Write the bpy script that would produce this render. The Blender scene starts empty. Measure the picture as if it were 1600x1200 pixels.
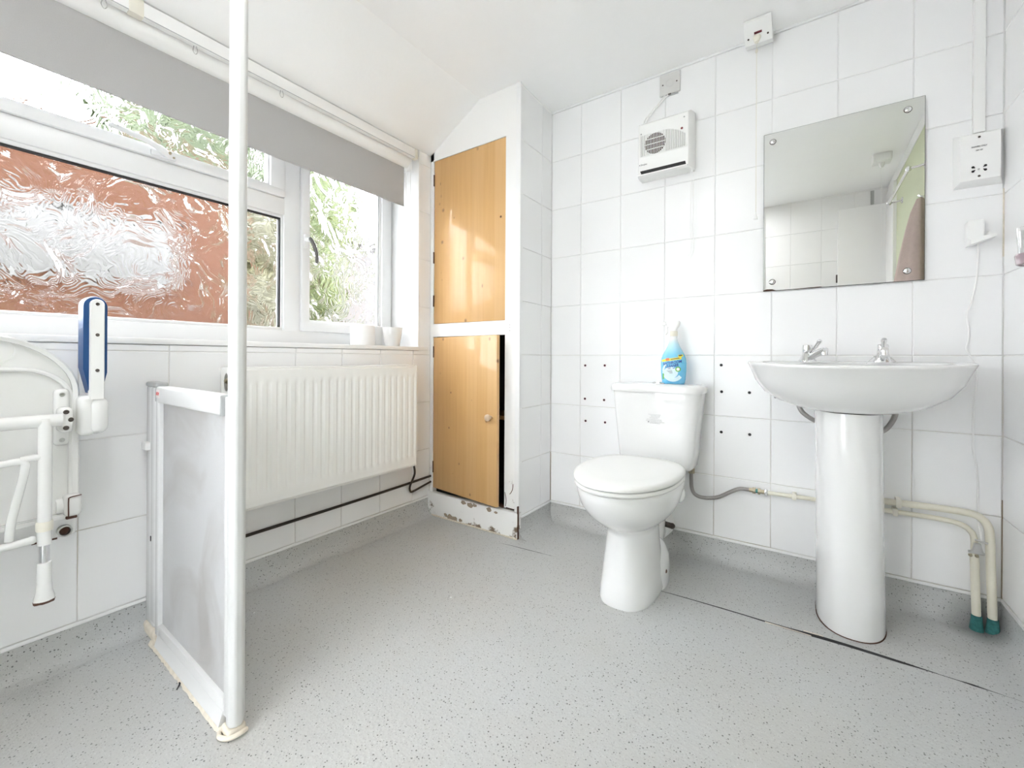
import bpy, bmesh, math, random
from mathutils import Vector, Matrix
random.seed(7)
scene = bpy.context.scene
COL = scene.collection
PI = math.pi

# ------------------------------------------------------------------ camera, world, lights
CAMZ = 0.83
yaw, roll = math.radians(34.397), math.radians(0.295)
fw = Vector((-math.sin(yaw), math.cos(yaw), 0)); rt = Vector((math.cos(yaw), math.sin(yaw), 0)); up = Vector((0, 0, 1))
r2 = rt*math.cos(roll) + up*math.sin(roll); u2 = up*math.cos(roll) - rt*math.sin(roll)
cam = bpy.data.cameras.new('camera'); cam.sensor_width = 36; cam.lens = 667.75/1600*36; cam.clip_start = 0.02
cam.shift_y = -(600-559.27)/1600
camo = bpy.data.objects.new('camera', cam); COL.objects.link(camo)
camo.matrix_world = Matrix(((r2.x, u2.x, -fw.x, 0), (r2.y, u2.y, -fw.y, 0), (r2.z, u2.z, -fw.z, CAMZ), (0, 0, 0, 1)))
scene.camera = camo

SKY = 12.0
FILL_LAMP = 5.0
EXPOSURE = 0.87
world = bpy.data.worlds.new('world'); scene.world = world; world.use_nodes = True
wn = world.node_tree
bg = wn.nodes['Background']; bg.inputs['Color'].default_value = (0.93, 0.965, 1.0, 1); bg.inputs['Strength'].default_value = SKY
vs = scene.view_settings
vs.view_transform = 'Standard'; vs.look = 'None'; vs.gamma = 1; vs.use_curve_mapping = False; vs.exposure = EXPOSURE
cy = scene.cycles
cy.max_bounces = 20; cy.diffuse_bounces = 10; cy.glossy_bounces = 6; cy.transmission_bounces = 12; cy.sample_clamp_indirect = 0.0

# ------------------------------------------------------------------ materials
def nt_of(m): return m.node_tree
def mat(name, col, rough=0.5, metal=0.0, var=0.03, vscale=9.0, bump=0.0, bscale=60.0, coat=0.0, trans=0.0, ior=1.45, spec=0.5):
    m = bpy.data.materials.new(name); m.use_nodes = True; t = m.node_tree; n = t.nodes; l = t.links
    b = n['Principled BSDF']
    b.inputs['Roughness'].default_value = rough; b.inputs['Metallic'].default_value = metal
    b.inputs['Coat Weight'].default_value = coat; b.inputs['IOR'].default_value = ior
    b.inputs['Transmission Weight'].default_value = trans; b.inputs['Specular IOR Level'].default_value = spec
    tc = n.new('ShaderNodeTexCoord'); nz = n.new('ShaderNodeTexNoise'); nz.inputs['Scale'].default_value = vscale; nz.inputs['Detail'].default_value = 4
    l.new(tc.outputs['Object'], nz.inputs['Vector'])
    mx = n.new('ShaderNodeMixRGB'); mx.inputs[1].default_value = (*[c*(1-var) for c in col], 1); mx.inputs[2].default_value = (*[min(1, c*(1+var)) for c in col], 1)
    l.new(nz.outputs['Fac'], mx.inputs[0]); l.new(mx.outputs[0], b.inputs['Base Color'])
    if bump:
        n2 = n.new('ShaderNodeTexNoise'); n2.inputs['Scale'].default_value = bscale; n2.inputs['Detail'].default_value = 3
        l.new(tc.outputs['Object'], n2.inputs['Vector'])
        bp = n.new('ShaderNodeBump'); bp.inputs['Strength'].default_value = bump; bp.inputs['Distance'].default_value = 0.002
        l.new(n2.outputs['Fac'], bp.inputs['Height']); l.new(bp.outputs['Normal'], b.inputs['Normal'])
    return m
class G:
    """small node-graph helper"""
    def __init__(s, name, rough=0.5):
        s.m = bpy.data.materials.new(name); s.m.use_nodes = True; s.t = s.m.node_tree; s.b = s.t.nodes['Principled BSDF']; s.b.inputs['Roughness'].default_value = rough
        s.tc = s.t.nodes.new('ShaderNodeTexCoord')
    def node(s, typ, ins={}, **kw):
        n = s.t.nodes.new(typ)
        for k, v in kw.items(): setattr(n, k, v)
        for k, v in ins.items():
            if hasattr(v, 'is_output'): s.t.links.new(v, n.inputs[k])
            else: n.inputs[k].default_value = v
        return n
    def math(s, op, a, b=0.0, c=0.0): return s.node('ShaderNodeMath', {0: a, 1: b, 2: c}, operation=op).outputs[0]
    def mix(s, f, a, b, bt='MIX'): return s.node('ShaderNodeMixRGB', {0: f, 1: a, 2: b}, blend_type=bt).outputs[0]
    def ramp(s, f, stops):
        r = s.node('ShaderNodeValToRGB', {0: f}); e = r.color_ramp.elements
        e[0].position, e[0].color = stops[0][0], (*stops[0][1], 1); e[1].position, e[1].color = stops[-1][0], (*stops[-1][1], 1)
        for p, c in stops[1:-1]:
            q = e.new(p); q.color = (*c, 1)
        return r.outputs[0]
    def noise(s, scale, vec=None, detail=3, dist=0.0, rough=0.5):
        return s.node('ShaderNodeTexNoise', {'Vector': vec or s.tc.outputs['Object'], 'Scale': scale, 'Detail': detail, 'Distortion': dist, 'Roughness': rough}).outputs['Fac']
    def map(s, scale=(1, 1, 1), loc=(0, 0, 0)): return s.node('ShaderNodeMapping', {'Vector': s.tc.outputs['Object'], 'Scale': scale, 'Location': loc}).outputs[0]
    def link(s, out, inp): s.t.links.new(out, s.b.inputs[inp])
    def bump(s, h, strength, dist):
        s.link(s.node('ShaderNodeBump', {'Height': h, 'Strength': strength, 'Distance': dist}).outputs[0], 'Normal')

M = {}
M['tile'] = mat('white_tile', (0.885, 0.885, 0.89), 0.2, var=0.012, vscale=3, bump=0.06, bscale=14)
def grout_mat():
    g = G('grout', 0.9)
    n = g.noise(3.5, detail=5); z = g.node('ShaderNodeSeparateXYZ', {0: g.tc.outputs['Object']}).outputs[2]
    low = g.node('ShaderNodeMapRange', {0: z, 1: 1.1, 2: 0.3, 3: 0.0, 4: 0.9}).outputs[0]
    f = g.math('MULTIPLY', g.node('ShaderNodeMapRange', {0: n, 1: 0.3, 2: 0.7}).outputs[0], low)
    g.link(g.mix(f, (0.86, 0.86, 0.855, 1), (0.44, 0.37, 0.28, 1)), 'Base Color'); return g.m
M['grout'] = grout_mat()
M['plaster'] = mat('white_plaster', (0.945, 0.945, 0.945), 0.8, var=0.008, bump=0.25, bscale=45)
M['paint'] = mat('white_gloss_paint', (0.87, 0.87, 0.87), 0.3, var=0.012, bump=0.05, bscale=20)
M['upvc'] = mat('white_upvc', (0.81, 0.815, 0.82), 0.25, var=0.008)
M['pole'] = mat('white_coated_aluminium', (0.71, 0.71, 0.705), 0.3, var=0.01)
M['ceramic'] = mat('white_ceramic', (0.80, 0.80, 0.80), 0.07, var=0.006, coat=0.3)
M['seatplastic'] = mat('white_seat_plastic', (0.80, 0.80, 0.785), 0.22, var=0.008)
M['plastic'] = mat('white_plastic', (0.89, 0.89, 0.88), 0.35, var=0.01)
M['cream'] = mat('cream_plastic', (0.80, 0.77, 0.68), 0.4, var=0.02)
M['greyplate'] = mat('pale_grey_plate', (0.66, 0.65, 0.635), 0.4, var=0.03)
M['greycap'] = mat('grey_plastic', (0.45, 0.46, 0.46), 0.4, var=0.03)
M['dark'] = mat('black_rubber', (0.02, 0.02, 0.022), 0.6, var=0.2)
M['darkscrew'] = mat('dark_screw', (0.10, 0.085, 0.075), 0.45, 0.4, var=0.2)
M['red'] = mat('red_plastic', (0.20, 0.015, 0.03), 0.3, var=0.1)
M['redink'] = mat('red_ink', (0.75, 0.12, 0.12), 0.5, var=0.1)
M['ink'] = mat('dark_ink', (0.10, 0.10, 0.11), 0.6, var=0.1)
M['chrome'] = mat('chrome', (0.80, 0.80, 0.81), 0.08, 1.0, var=0.01)
M['steel'] = mat('dull_steel', (0.55, 0.55, 0.54), 0.3, 1.0, var=0.06)
M['braid'] = mat('braided_steel', (0.36, 0.34, 0.33), 0.4, 0.85, var=0.18, vscale=400, bump=0.6, bscale=500)
M['brass'] = mat('tarnished_brass', (0.42, 0.37, 0.27), 0.4, 0.8, var=0.2, vscale=80)
M['verdigris'] = mat('verdigris', (0.04, 0.17, 0.165), 0.8, var=0.5, vscale=120, bump=1, bscale=200)
M['brownpipe'] = mat('brown_paint_pipe', (0.045, 0.032, 0.028), 0.4, var=0.2)
M['creampipe'] = mat('cream_painted_pipe', (0.74, 0.71, 0.60), 0.4, var=0.08, vscale=25, bump=0.15, bscale=90)
M['blue'] = mat('blue_pad', (0.010, 0.062, 0.20), 0.45, var=0.06)
M['fabric'] = mat('grey_blind_fabric', (0.47, 0.465, 0.465), 0.9, var=0.03, vscale=300, bump=0.3, bscale=700)
M['radiator'] = mat('radiator_enamel', (0.90, 0.895, 0.87), 0.3, var=0.012)
M['rust'] = mat('rust_gunk', (0.10, 0.05, 0.035), 0.9, var=0.4, vscale=90)
M['sealant'] = mat('old_sealant', (0.74, 0.68, 0.58), 0.6, var=0.2, vscale=60, bump=0.8, bscale=120)
M['oldjoint'] = mat('stained_joint', (0.30, 0.23, 0.16), 0.8, var=0.5, vscale=25)
M['peel'] = mat('peeled_plaster', (0.36, 0.29, 0.22), 0.9, var=0.45, vscale=70, bump=0.6, bscale=150)
M['paper'] = mat('white_tissue', (0.88, 0.88, 0.88), 0.95, var=0.015, bump=0.3, bscale=200)
M['interior'] = mat('dark_interior', (0.035, 0.032, 0.035), 0.9, var=0.2)
M['towel'] = mat('pink_towel', (0.58, 0.47, 0.43), 0.95, var=0.1, vscale=40, bump=0.9, bscale=260)
M['green'] = mat('pale_green_paint', (0.62, 0.66, 0.48), 0.6, var=0.01)
M['clear'] = mat('clear_plastic', (0.95, 0.95, 0.95), 0.05, trans=0.9, var=0.0)
M['lilac'] = mat('lilac_plastic', (0.60, 0.47, 0.52), 0.2, trans=0.35, var=0.05)
M['mirror'] = mat('mirror_silver', (0.90, 0.91, 0.908), 0.0, 1.0, var=0.002)
M['mirroredge'] = mat('mirror_glass_edge', (0.10, 0.12, 0.11), 0.2, var=0.1)
M['knobwood'] = mat('pale_wood_knob', (0.62, 0.47, 0.33), 0.4, var=0.1, vscale=60)
M['gold'] = mat('yellow_print', (0.85, 0.72, 0.05), 0.4, var=0.03)
M['navy'] = mat('navy_print', (0.02, 0.05, 0.30), 0.4, var=0.03)
M['limegreen'] = mat('green_print', (0.15, 0.42, 0.06), 0.4, var=0.03)
M['orangeprint'] = mat('orange_print', (0.85, 0.22, 0.08), 0.4, var=0.03)
M['swoosh'] = mat('pale_swoosh_print', (0.68, 0.84, 0.93), 0.4, var=0.15, vscale=60)

def dirty_paint():
    g = G('stained_paint', 0.45)
    n = g.noise(22, detail=6, rough=0.65); n2 = g.noise(5, detail=3)
    z = g.node('ShaderNodeSeparateXYZ', {0: g.tc.outputs['Object']}).outputs[2]
    lo = g.node('ShaderNodeMapRange', {0: z, 1: 0.10, 2: 0.0, 3: 0.0, 4: 0.16}).outputs[0]
    hi = g.node('ShaderNodeMapRange', {0: z, 1: 0.085, 2: 0.16, 3: 0.0, 4: 0.10}).outputs[0]
    up = g.node('ShaderNodeMapRange', {0: z, 1: 0.17, 2: 0.32, 3: 1.0, 4: 0.0}).outputs[0]
    s = g.math('ADD', g.math('MULTIPLY', n, 0.75), g.math('MULTIPLY', n2, 0.42)); s = g.math('ADD', s, g.math('MAXIMUM', lo, hi))
    f = g.math('MULTIPLY', g.node('ShaderNodeMapRange', {0: s, 1: 0.74, 2: 0.82}).outputs[0], up)
    g.link(g.mix(f, (0.88, 0.875, 0.865, 1), (0.22, 0.16, 0.11, 1)), 'Base Color'); g.bump(n, 0.25, 0.003); return g.m
M['stained'] = dirty_paint()

def floor_mat():
    g = G('grey_safety_vinyl', 0.42)
    o = g.tc.outputs['Object']
    v = g.node('ShaderNodeTexVoronoi', {'Vector': o, 'Scale': 165.0}); d = v.outputs['Distance']; c = g.node('ShaderNodeSeparateColor', {0: v.outputs['Color']})
    sz = g.math('MULTIPLY', c.outputs[0], 0.33)
    dot = g.math('MULTIPLY', g.math('LESS_THAN', d, sz), g.math('GREATER_THAN', c.outputs[1], 0.42))
    v2 = g.node('ShaderNodeTexVoronoi', {'Vector': o, 'Scale': 260.0}); c2 = g.node('ShaderNodeSeparateColor', {0: v2.outputs['Color']})
    dot2 = g.math('MULTIPLY', g.math('LESS_THAN', v2.outputs['Distance'], 0.3), g.math('GREATER_THAN', c2.outputs[1], 0.72))
    dot3 = g.math('MULTIPLY', g.math('LESS_THAN', v2.outputs['Distance'], 0.3), g.math('LESS_THAN', c2.outputs[1], 0.2))
    n = g.noise(1.6, detail=4); n5 = g.noise(7, detail=5)
    base = g.mix(g.node('ShaderNodeMapRange', {0: n, 1: 0.35, 2: 0.7}).outputs[0], (0.505, 0.52, 0.528, 1), (0.48, 0.477, 0.458, 1))
    base = g.mix(g.math('MULTIPLY', n5, 0.14), base, (0.42, 0.40, 0.37, 1))
    base = g.mix(g.math('MULTIPLY', dot3, 0.4), base, (0.68, 0.69, 0.69, 1))
    base = g.mix(g.math('MULTIPLY', dot2, 0.4), base, (0.16, 0.16, 0.16, 1))
    base = g.mix(g.math('MULTIPLY', dot, 0.82), base, (0.085, 0.085, 0.08, 1))
    ds = g.node('ShaderNodeVectorMath', {0: o, 1: (0.462, 1.905, 0.0)}, operation='DISTANCE').outputs['Value']
    st = g.node('ShaderNodeMapRange', {0: g.math('ADD', ds, g.math('MULTIPLY', n5, 0.06)), 1: 0.14, 2: 0.03, 3: 0.0, 4: 0.85}).outputs[0]
    base = g.mix(st, base, (0.045, 0.045, 0.04, 1))
    g.link(base, 'Base Color')
    v3 = g.node('ShaderNodeTexVoronoi', {'Vector': o, 'Scale': 150.0})
    g.bump(v3.outputs['Distance'], 0.35, 0.0015); return g.m
M['floor'] = floor_mat()

def pine(name, dark=1.0):
    g = G(name, 0.42); g.b.inputs['Coat Weight'].default_value = 0.25
    p = g.node('ShaderNodeSeparateXYZ', {0: g.tc.outputs['Object']})
    pl = g.math('FLOOR', g.math('DIVIDE', p.outputs[0], 0.071)); wn_ = g.node('ShaderNodeTexWhiteNoise', {'W': pl}, noise_dimensions='1D').outputs['Value']
    off = g.node('ShaderNodeCombineXYZ', {0: 0.0, 1: g.math('MULTIPLY', wn_, 7.0), 2: g.math('MULTIPLY', wn_, 13.0)}).outputs[0]
    vec = g.node('ShaderNodeVectorMath', {0: g.tc.outputs['Object'], 1: off}, operation='ADD').outputs[0]
    mp = g.node('ShaderNodeMapping', {'Vector': vec, 'Scale': (55, 55, 2.2)}).outputs[0]
    gr = g.noise(1.0, mp, 4, 0.6)
    kv = g.node('ShaderNodeTexVoronoi', {'Vector': g.node('ShaderNodeMapping', {'Vector': vec, 'Scale': (12, 12, 10)}).outputs[0], 'Scale': 1.0})
    kc = g.node('ShaderNodeSeparateColor', {0: kv.outputs['Color']})
    kn = g.math('MULTIPLY', g.node('ShaderNodeMapRange', {0: kv.outputs['Distance'], 1: g.math('ADD', g.math('MULTIPLY', kc.outputs[1], 0.10), 0.05), 2: 0.03}).outputs[0], g.math('GREATER_THAN', kc.outputs[0], 0.30))
    a = tuple(c*dark for c in (0.70, 0.43, 0.175)); b = tuple(c*dark for c in (0.58, 0.325, 0.115))
    c = g.mix(gr, (*a, 1), (*b, 1))
    c = g.mix(g.math('MULTIPLY', wn_, 0.28), c, (0.80*dark, 0.56*dark, 0.30*dark, 1))
    c = g.mix(g.math('MULTIPLY', kn, 0.85), c, (0.17, 0.075, 0.03, 1))
    g.link(c, 'Base Color'); g.bump(gr, 0.08, 0.001); return g.m
M['pine'] = pine('varnished_pine'); M['pineworn'] = pine('worn_varnished_pine', 0.97)

def glass_mat():
    g = G('patterned_glass', 0.015)
    g.b.inputs['Transmission Weight'].default_value = 1.0; g.b.inputs['IOR'].default_value = 1.47; g.b.inputs['Base Color'].default_value = (0.985, 0.99, 0.99, 1)
    o = g.tc.outputs['Object']
    w = g.node('ShaderNodeTexNoise', {'Vector': o, 'Scale': 7.0, 'Detail': 1.5}).outputs['Color']
    w = g.node('ShaderNodeVectorMath', {0: w, 1: (0.5, 0.5, 0.5)}, operation='SUBTRACT').outputs[0]
    w = g.node('ShaderNodeVectorMath', {0: w, 3: 0.22}, operation='SCALE').outputs[0]
    vec = g.node('ShaderNodeVectorMath', {0: o, 1: w}, operation='ADD').outputs[0]
    n1 = g.noise(8.0, vec, 2.0, 0.6, 0.45)
    s = g.math('SINE', g.math('MULTIPLY', n1, 165.0))
    n2 = g.noise(26, vec, 3)
    h = g.math('ADD', g.math('MULTIPLY', s, 0.62), g.math('MULTIPLY', n2, 0.7))
    g.bump(h, 1.0, 0.0003); return g.m
M['glass'] = glass_mat()
M['plainglass'] = mat('plain_glass', (1, 1, 1), 0.0, trans=1.0, var=0.0, ior=1.45)
def obscured_mat():
    g = G('frosted_panel', 0.55)
    g.b.inputs['Transmission Weight'].default_value = 0.35; g.b.inputs['IOR'].default_value = 1.3
    z = g.noise(6, detail=3); n = g.noise(3.5, detail=5, dist=1.2)
    f = g.node('ShaderNodeMapRange', {0: n, 1: 0.42, 2: 0.66}).outputs[0]
    g.link(g.mix(f, (0.74, 0.74, 0.75, 1), (0.60, 0.58, 0.57, 1)), 'Base Color'); g.bump(g.noise(220, detail=2), 0.35, 0.001); return g.m
M['frosted'] = obscured_mat()
def bottle_mat():
    g = G('bottle_blue_fade', 0.18)
    z = g.node('ShaderNodeSeparateXYZ', {0: g.tc.outputs['Object']}).outputs[2]
    c = g.ramp(g.node('ShaderNodeMapRange', {0: z, 1: 0.0, 2: 0.24}).outputs[0], [(0.0, (0.06, 0.42, 0.72)), (0.5, (0.13, 0.55, 0.80)), (0.68, (0.52, 0.78, 0.90)), (0.78, (0.86, 0.88, 0.89)), (1.0, (0.86, 0.87, 0.88))])
    g.link(g.mix(g.math('MULTIPLY', g.noise(45), 0.25), c, (0.75, 0.88, 0.95, 1)), 'Base Color'); return g.m
M['bottle'] = bottle_mat()
def brick_mat():
    g = G('terracotta_brick', 0.9)
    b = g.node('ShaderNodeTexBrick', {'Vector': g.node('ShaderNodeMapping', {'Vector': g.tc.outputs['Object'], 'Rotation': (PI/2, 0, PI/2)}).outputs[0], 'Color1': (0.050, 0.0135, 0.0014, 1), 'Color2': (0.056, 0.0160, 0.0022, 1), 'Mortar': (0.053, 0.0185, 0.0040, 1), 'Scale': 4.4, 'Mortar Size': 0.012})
    g.link(g.mix(g.math('MULTIPLY', g.noise(9), 0.3), b.outputs['Color'], (0.05, 0.0145, 0.005, 1)), 'Base Color'); return g.m
M['brick'] = brick_mat()
def leaf_mat(name, a, b):
    g = G(name, 0.6); g.link(g.mix(g.node('ShaderNodeMapRange', {0: g.noise(3.0, detail=5), 1: 0.35, 2: 0.65}).outputs[0], (*a, 1), (*b, 1)), 'Base Color'); return g.m
M['leaf'] = leaf_mat('green_leaves', (0.014, 0.025, 0.004), (0.032, 0.046, 0.010))
M['leafbright'] = leaf_mat('yellow_green_leaves', (0.024, 0.036, 0.004), (0.048, 0.062, 0.009))
M['leafbrown'] = leaf_mat('dry_leaves', (0.026, 0.023, 0.007), (0.052, 0.048, 0.017))
M['bark'] = mat('bark', (0.10, 0.075, 0.05), 0.9, var=0.3, vscale=20)
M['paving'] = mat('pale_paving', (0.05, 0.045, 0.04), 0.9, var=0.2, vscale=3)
M['patio'] = mat('pale_bounce_concrete', (0.46, 0.46, 0.455), 0.9, var=0.08, vscale=4)
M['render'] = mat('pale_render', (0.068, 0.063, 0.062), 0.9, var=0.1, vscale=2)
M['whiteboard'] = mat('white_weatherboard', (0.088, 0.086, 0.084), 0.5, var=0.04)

# ------------------------------------------------------------------ mesh builder
class MB:
    def __init__(s): s.bm = bmesh.new()
    def _merge(s, b):
        me = bpy.data.meshes.new('tmp'); b.to_mesh(me); b.free(); s.bm.from_mesh(me); bpy.data.meshes.remove(me)
    def box(s, x0, x1, y0, y1, z0, z1, bev=0.0, seg=2, mtx=None):
        b = bmesh.new(); bmesh.ops.create_cube(b, size=1.0)
        for v in b.verts: v.co = Vector(((x0+x1)/2+v.co.x*(x1-x0), (y0+y1)/2+v.co.y*(y1-y0), (z0+z1)/2+v.co.z*(z1-z0)))
        if bev: bmesh.ops.bevel(b, geom=b.edges[:], offset=bev, segments=seg, affect='EDGES', profile=0.5, clamp_overlap=True)
        if mtx: bmesh.ops.transform(b, matrix=mtx, verts=b.verts)
        s._merge(b); return s
    def loft(s, rings, cap0=True, cap1=True, closed=True):
        bm = s.bm; R = [[bm.verts.new(p) for p in r] for r in rings]; n = len(R[0])
        for a, b in zip(R, R[1:]):
            for i in range(n if closed else n-1):
                try: bm.faces.new((a[i], a[(i+1) % n], b[(i+1) % n], b[i]))
                except ValueError: pass
        if cap0: bm.faces.new(R[0][::-1])
        if cap1: bm.faces.new(R[-1])
        return s
    def tube(s, pts, r, n=12, cap=True, sx=1.0):
        pts = [Vector(p) for p in pts]; rs = r if isinstance(r, (list, tuple)) else [r]*len(pts)
        t = [(pts[min(i+1, len(pts)-1)]-pts[max(i-1, 0)]).normalized() for i in range(len(pts))]
        u = t[0].orthogonal().normalized(); rings = []
        if abs(t[0].z) < 0.95: u = Vector((0, 0, 1)).cross(t[0]).normalized()
        for i, p in enumerate(pts):
            u = (u-t[i]*u.dot(t[i])).normalized(); w = t[i].cross(u)
            rings.append([p+(u*math.cos(2*PI*k/n)*sx+w*math.sin(2*PI*k/n))*rs[i] for k in range(n)])
        return s.loft(rings, cap, cap)
    def lathe(s, prof, c=(0, 0, 0), axis=(0, 0, 1), n=28, cap=True):
        ax = Vector(axis).normalized(); q = Vector((0, 0, 1)).rotation_difference(ax); c = Vector(c)
        rings = [[c+q @ Vector((r*math.cos(2*PI*k/n), r*math.sin(2*PI*k/n), z)) for k in range(n)] for r, z in prof]
        return s.loft(rings, cap, cap)
    def prism(s, poly, a0, a1, axis='Y'):
        f = {'Y': lambda p, a: (p[0], a, p[1]), 'X': lambda p, a: (a, p[0], p[1]), 'Z': lambda p, a: (p[0], p[1], a)}[axis]
        return s.loft([[f(p, a0) for p in poly], [f(p, a1) for p in poly]])
    def ball(s, c, r, n=12, sc=(1, 1, 1)):
        b = bmesh.new(); bmesh.ops.create_uvsphere(b, u_segments=n, v_segments=max(6, n//2), radius=r)
        for v in b.verts: v.co = Vector((v.co.x*sc[0], v.co.y*sc[1], v.co.z*sc[2]))+Vector(c)
        s._merge(b); return s
    def add_mesh(s, me): s.bm.from_mesh(me); return s
    def xf(s, m): bmesh.ops.transform(s.bm, matrix=m, verts=s.bm.verts); return s
    def build(s, name, m, parent=None, world=True, angle=40, kind=None, label=None, weld=True, recalc=True):
        if weld: bmesh.ops.remove_doubles(s.bm, verts=s.bm.verts, dist=1e-6)
        if recalc: bmesh.ops.recalc_face_normals(s.bm, faces=s.bm.faces)
        if parent is not None and world:
            o = root_of(parent).location
            bmesh.ops.translate(s.bm, vec=-o, verts=s.bm.verts)
        me = bpy.data.meshes.new(name); s.bm.to_mesh(me); s.bm.free(); me.materials.append(m)
        if angle:
            me.shade_smooth(); me.set_sharp_from_angle(angle=math.radians(angle))
        ob = bpy.data.objects.new(name, me); COL.objects.link(ob)
        if parent is not None: ob.parent = parent
        if kind: ob['kind'] = kind
        if label: ob['label'] = label
        return ob
def root_of(o):
    while o.parent is not None: o = o.parent
    return o
def thing(name, label, cat, loc, rotz=0.0, group=None):
    o = bpy.data.objects.new(name, None); COL.objects.link(o); o.location = loc; o.rotation_euler = (0, 0, rotz); o.empty_display_size = 0.05
    o['label'] = label; o['category'] = cat
    if group: o['group'] = group
    return o
def tag(o, label, cat, group=None):
    o['label'] = label; o['category'] = cat
    if group: o['group'] = group
    return o
def cr(P, k=8):
    P = [Vector(p) for p in P]; Q = [P[0]*2-P[1]]+P+[P[-1]*2-P[-2]]; out = []
    for i in range(1, len(Q)-2):
        for j in range(k):
            t = j/k; a, b, c, d = Q[i-1], Q[i], Q[i+1], Q[i+2]
            out.append(0.5*((2*b)+(c-a)*t+(2*a-5*b+4*c-d)*t*t+(3*b-a-3*c+d)*t**3))
    return out+[P[-1]]
def text_mesh(txt, size, shear=0.0, extrude=0.0, bold=0.0):
    cu = bpy.data.curves.new('t', 'FONT'); cu.body = txt; cu.size = size; cu.align_x = 'CENTER'; cu.align_y = 'CENTER'; cu.shear = shear; cu.extrude = extrude; cu.offset = bold; cu.resolution_u = 2
    ob = bpy.data.objects.new('t', cu); COL.objects.link(ob)
    me = bpy.data.meshes.new_from_object(ob.evaluated_get(bpy.context.evaluated_depsgraph_get()))
    bpy.data.objects.remove(ob); bpy.data.curves.remove(cu); return me
def wall_text(txt, size, x, y, z, name, m, parent, sx=1.0, shear=0.0):   # lettering on a surface that faces -Y
    b = MB(); b.add_mesh(text_mesh(txt, size, shear, 0.0003)); b.xf(Matrix.Translation((x, y, z)) @ Matrix.Rotation(PI/2, 4, 'X') @ Matrix.Diagonal((sx, 1, 1, 1)))
    return b.build(name, m, parent, angle=0)
def egg(w, a_front, a_back, n=48, pf=2.0, pb=2.4):
    out = []
    for k in range(n):
        t = 2*PI*k/n; c, s_ = math.cos(t), math.sin(t); p = pf if c < 0 else pb; a = a_front if c < 0 else a_back
        out.append((w*math.copysign(abs(s_)**(2/p), s_), a*math.copysign(abs(c)**(2/p), c)))
    return out      # (x, y): y negative = front
def ring(e, cx, cy, z, k=1.0, ky=None): return [(cx+x*k, cy+y*(ky or k), z) for x, y in e]

# ------------------------------------------------------------------ room constants
XL, XR, YB, YF, ZC = -1.652, 0.505, 1.94, -0.275, 2.099
XC, YC = -1.083, 1.638            # boxed cupboard corner
XW = -1.86                        # face of the window frame
SILL, SOF = 0.885, 1.905
ROW0, ROWH = 0.0971, 0.2492

# ------------------------------------------------------------------ tiles
GAP = 0.0020
_tc = {}
def tile_mesh(w, h):
    k = (round(w, 4), round(h, 4))
    if k in _tc: return _tc[k]
    hw, hh = w/2-GAP/2, h/2-GAP/2; b = 0.0016
    bm = bmesh.new()
    out = [bm.verts.new((x, 0.006, z)) for x, z in ((-hw, -hh), (hw, -hh), (hw, hh), (-hw, hh))]
    mid = [bm.verts.new((x, b, z)) for x, z in ((-hw, -hh), (hw, -hh), (hw, hh), (-hw, hh))]
    inn = [bm.verts.new((x, 0.0, z)) for x, z in ((-hw+b, -hh+b), (hw-b, -hh+b), (hw-b, hh-b), (-hw+b, hh-b))]
    for A, B in ((out, mid), (mid, inn)):
        for i in range(4): bm.faces.new((A[i], A[(i+1) % 4], B[(i+1) % 4], B[i]))
    bm.faces.new(inn); bmesh.ops.recalc_face_normals(bm, faces=bm.faces)
    bmesh.ops.contextual_create
    me = bpy.data.meshes.new('tile'); bm.to_mesh(me); bm.free(); me.materials.append(M['tile']); _tc[k] = me; return me
def tiles(parent, plane, pos, us, zs):
    """us: joint positions along the wall; zs: joint heights; plane 'Y-' faces -Y, 'X+' faces +X, 'X-' faces -X, 'Y+' faces +Y"""
    rot = {'Y-': 0, 'X+': PI/2, 'Y+': PI, 'X-': -PI/2}[plane]; rl = root_of(parent).location
    for a, b in zip(us, us[1:]):
        for c, d in zip(zs, zs[1:]):
            if b-a < 0.012 or d-c < 0.012: continue
            o = bpy.data.objects.new('tile', tile_mesh(b-a, d-c)); COL.objects.link(o); o.parent = parent
            u, z = (a+b)/2, (c+d)/2; j = random.uniform(-0.0004, 0.0004)
            p = Vector((u, pos+j, z)) if plane[0] == 'Y' else Vector((pos+j, u, z))
            o.location = p-rl; o.rotation_euler = (random.uniform(-.0025, .0025), 0, rot+random.uniform(-.0025, .0025))
def struct(o): o['kind'] = 'structure'; return o
ZROWS = [ROW0+ROWH*k for k in range(9)]

# ------------------------------------------------------------------ shell
def frame_rects(b, x0, x1, y0, y1, z0, z1, holes):
    pass
b = MB(); b.box(XL-0.5, XR+0.2, YF-0.2, YB+0.2, -0.08, 0.0)
floor = struct(b.build('floor', M['floor'], angle=0))
def upstand(p0, p1, nrm, name='vinyl_upstand'):
    """coved vinyl running up the wall from p0 to p1, nrm pointing into the room"""
    prof = [(0.0, 0.0), (0.052, 0.0003), (0.036, 0.003), (0.021, 0.011), (0.010, 0.024), (0.0035, 0.043), (0.0025, 0.086), (0.0, 0.086)]
    b = MB(); b.loft([[(p[0]+nrm[0]*o, p[1]+nrm[1]*o, z) for o, z in prof] for p in (p0, p1)])
    return b.build(name, M['floor'], floor, angle=60)
upstand((XL, YF), (XL, YC), (1, 0)); upstand((XC, YC), (XC, YB), (1, 0)); upstand((XC, YB), (XR, YB), (0, -1)); upstand((XR, YF), (XR, YB), (-1, 0)); upstand((XL, YF), (-1.16, YF), (0, 1)); upstand((-0.28, YF), (XR, YF), (0, 1))
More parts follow.
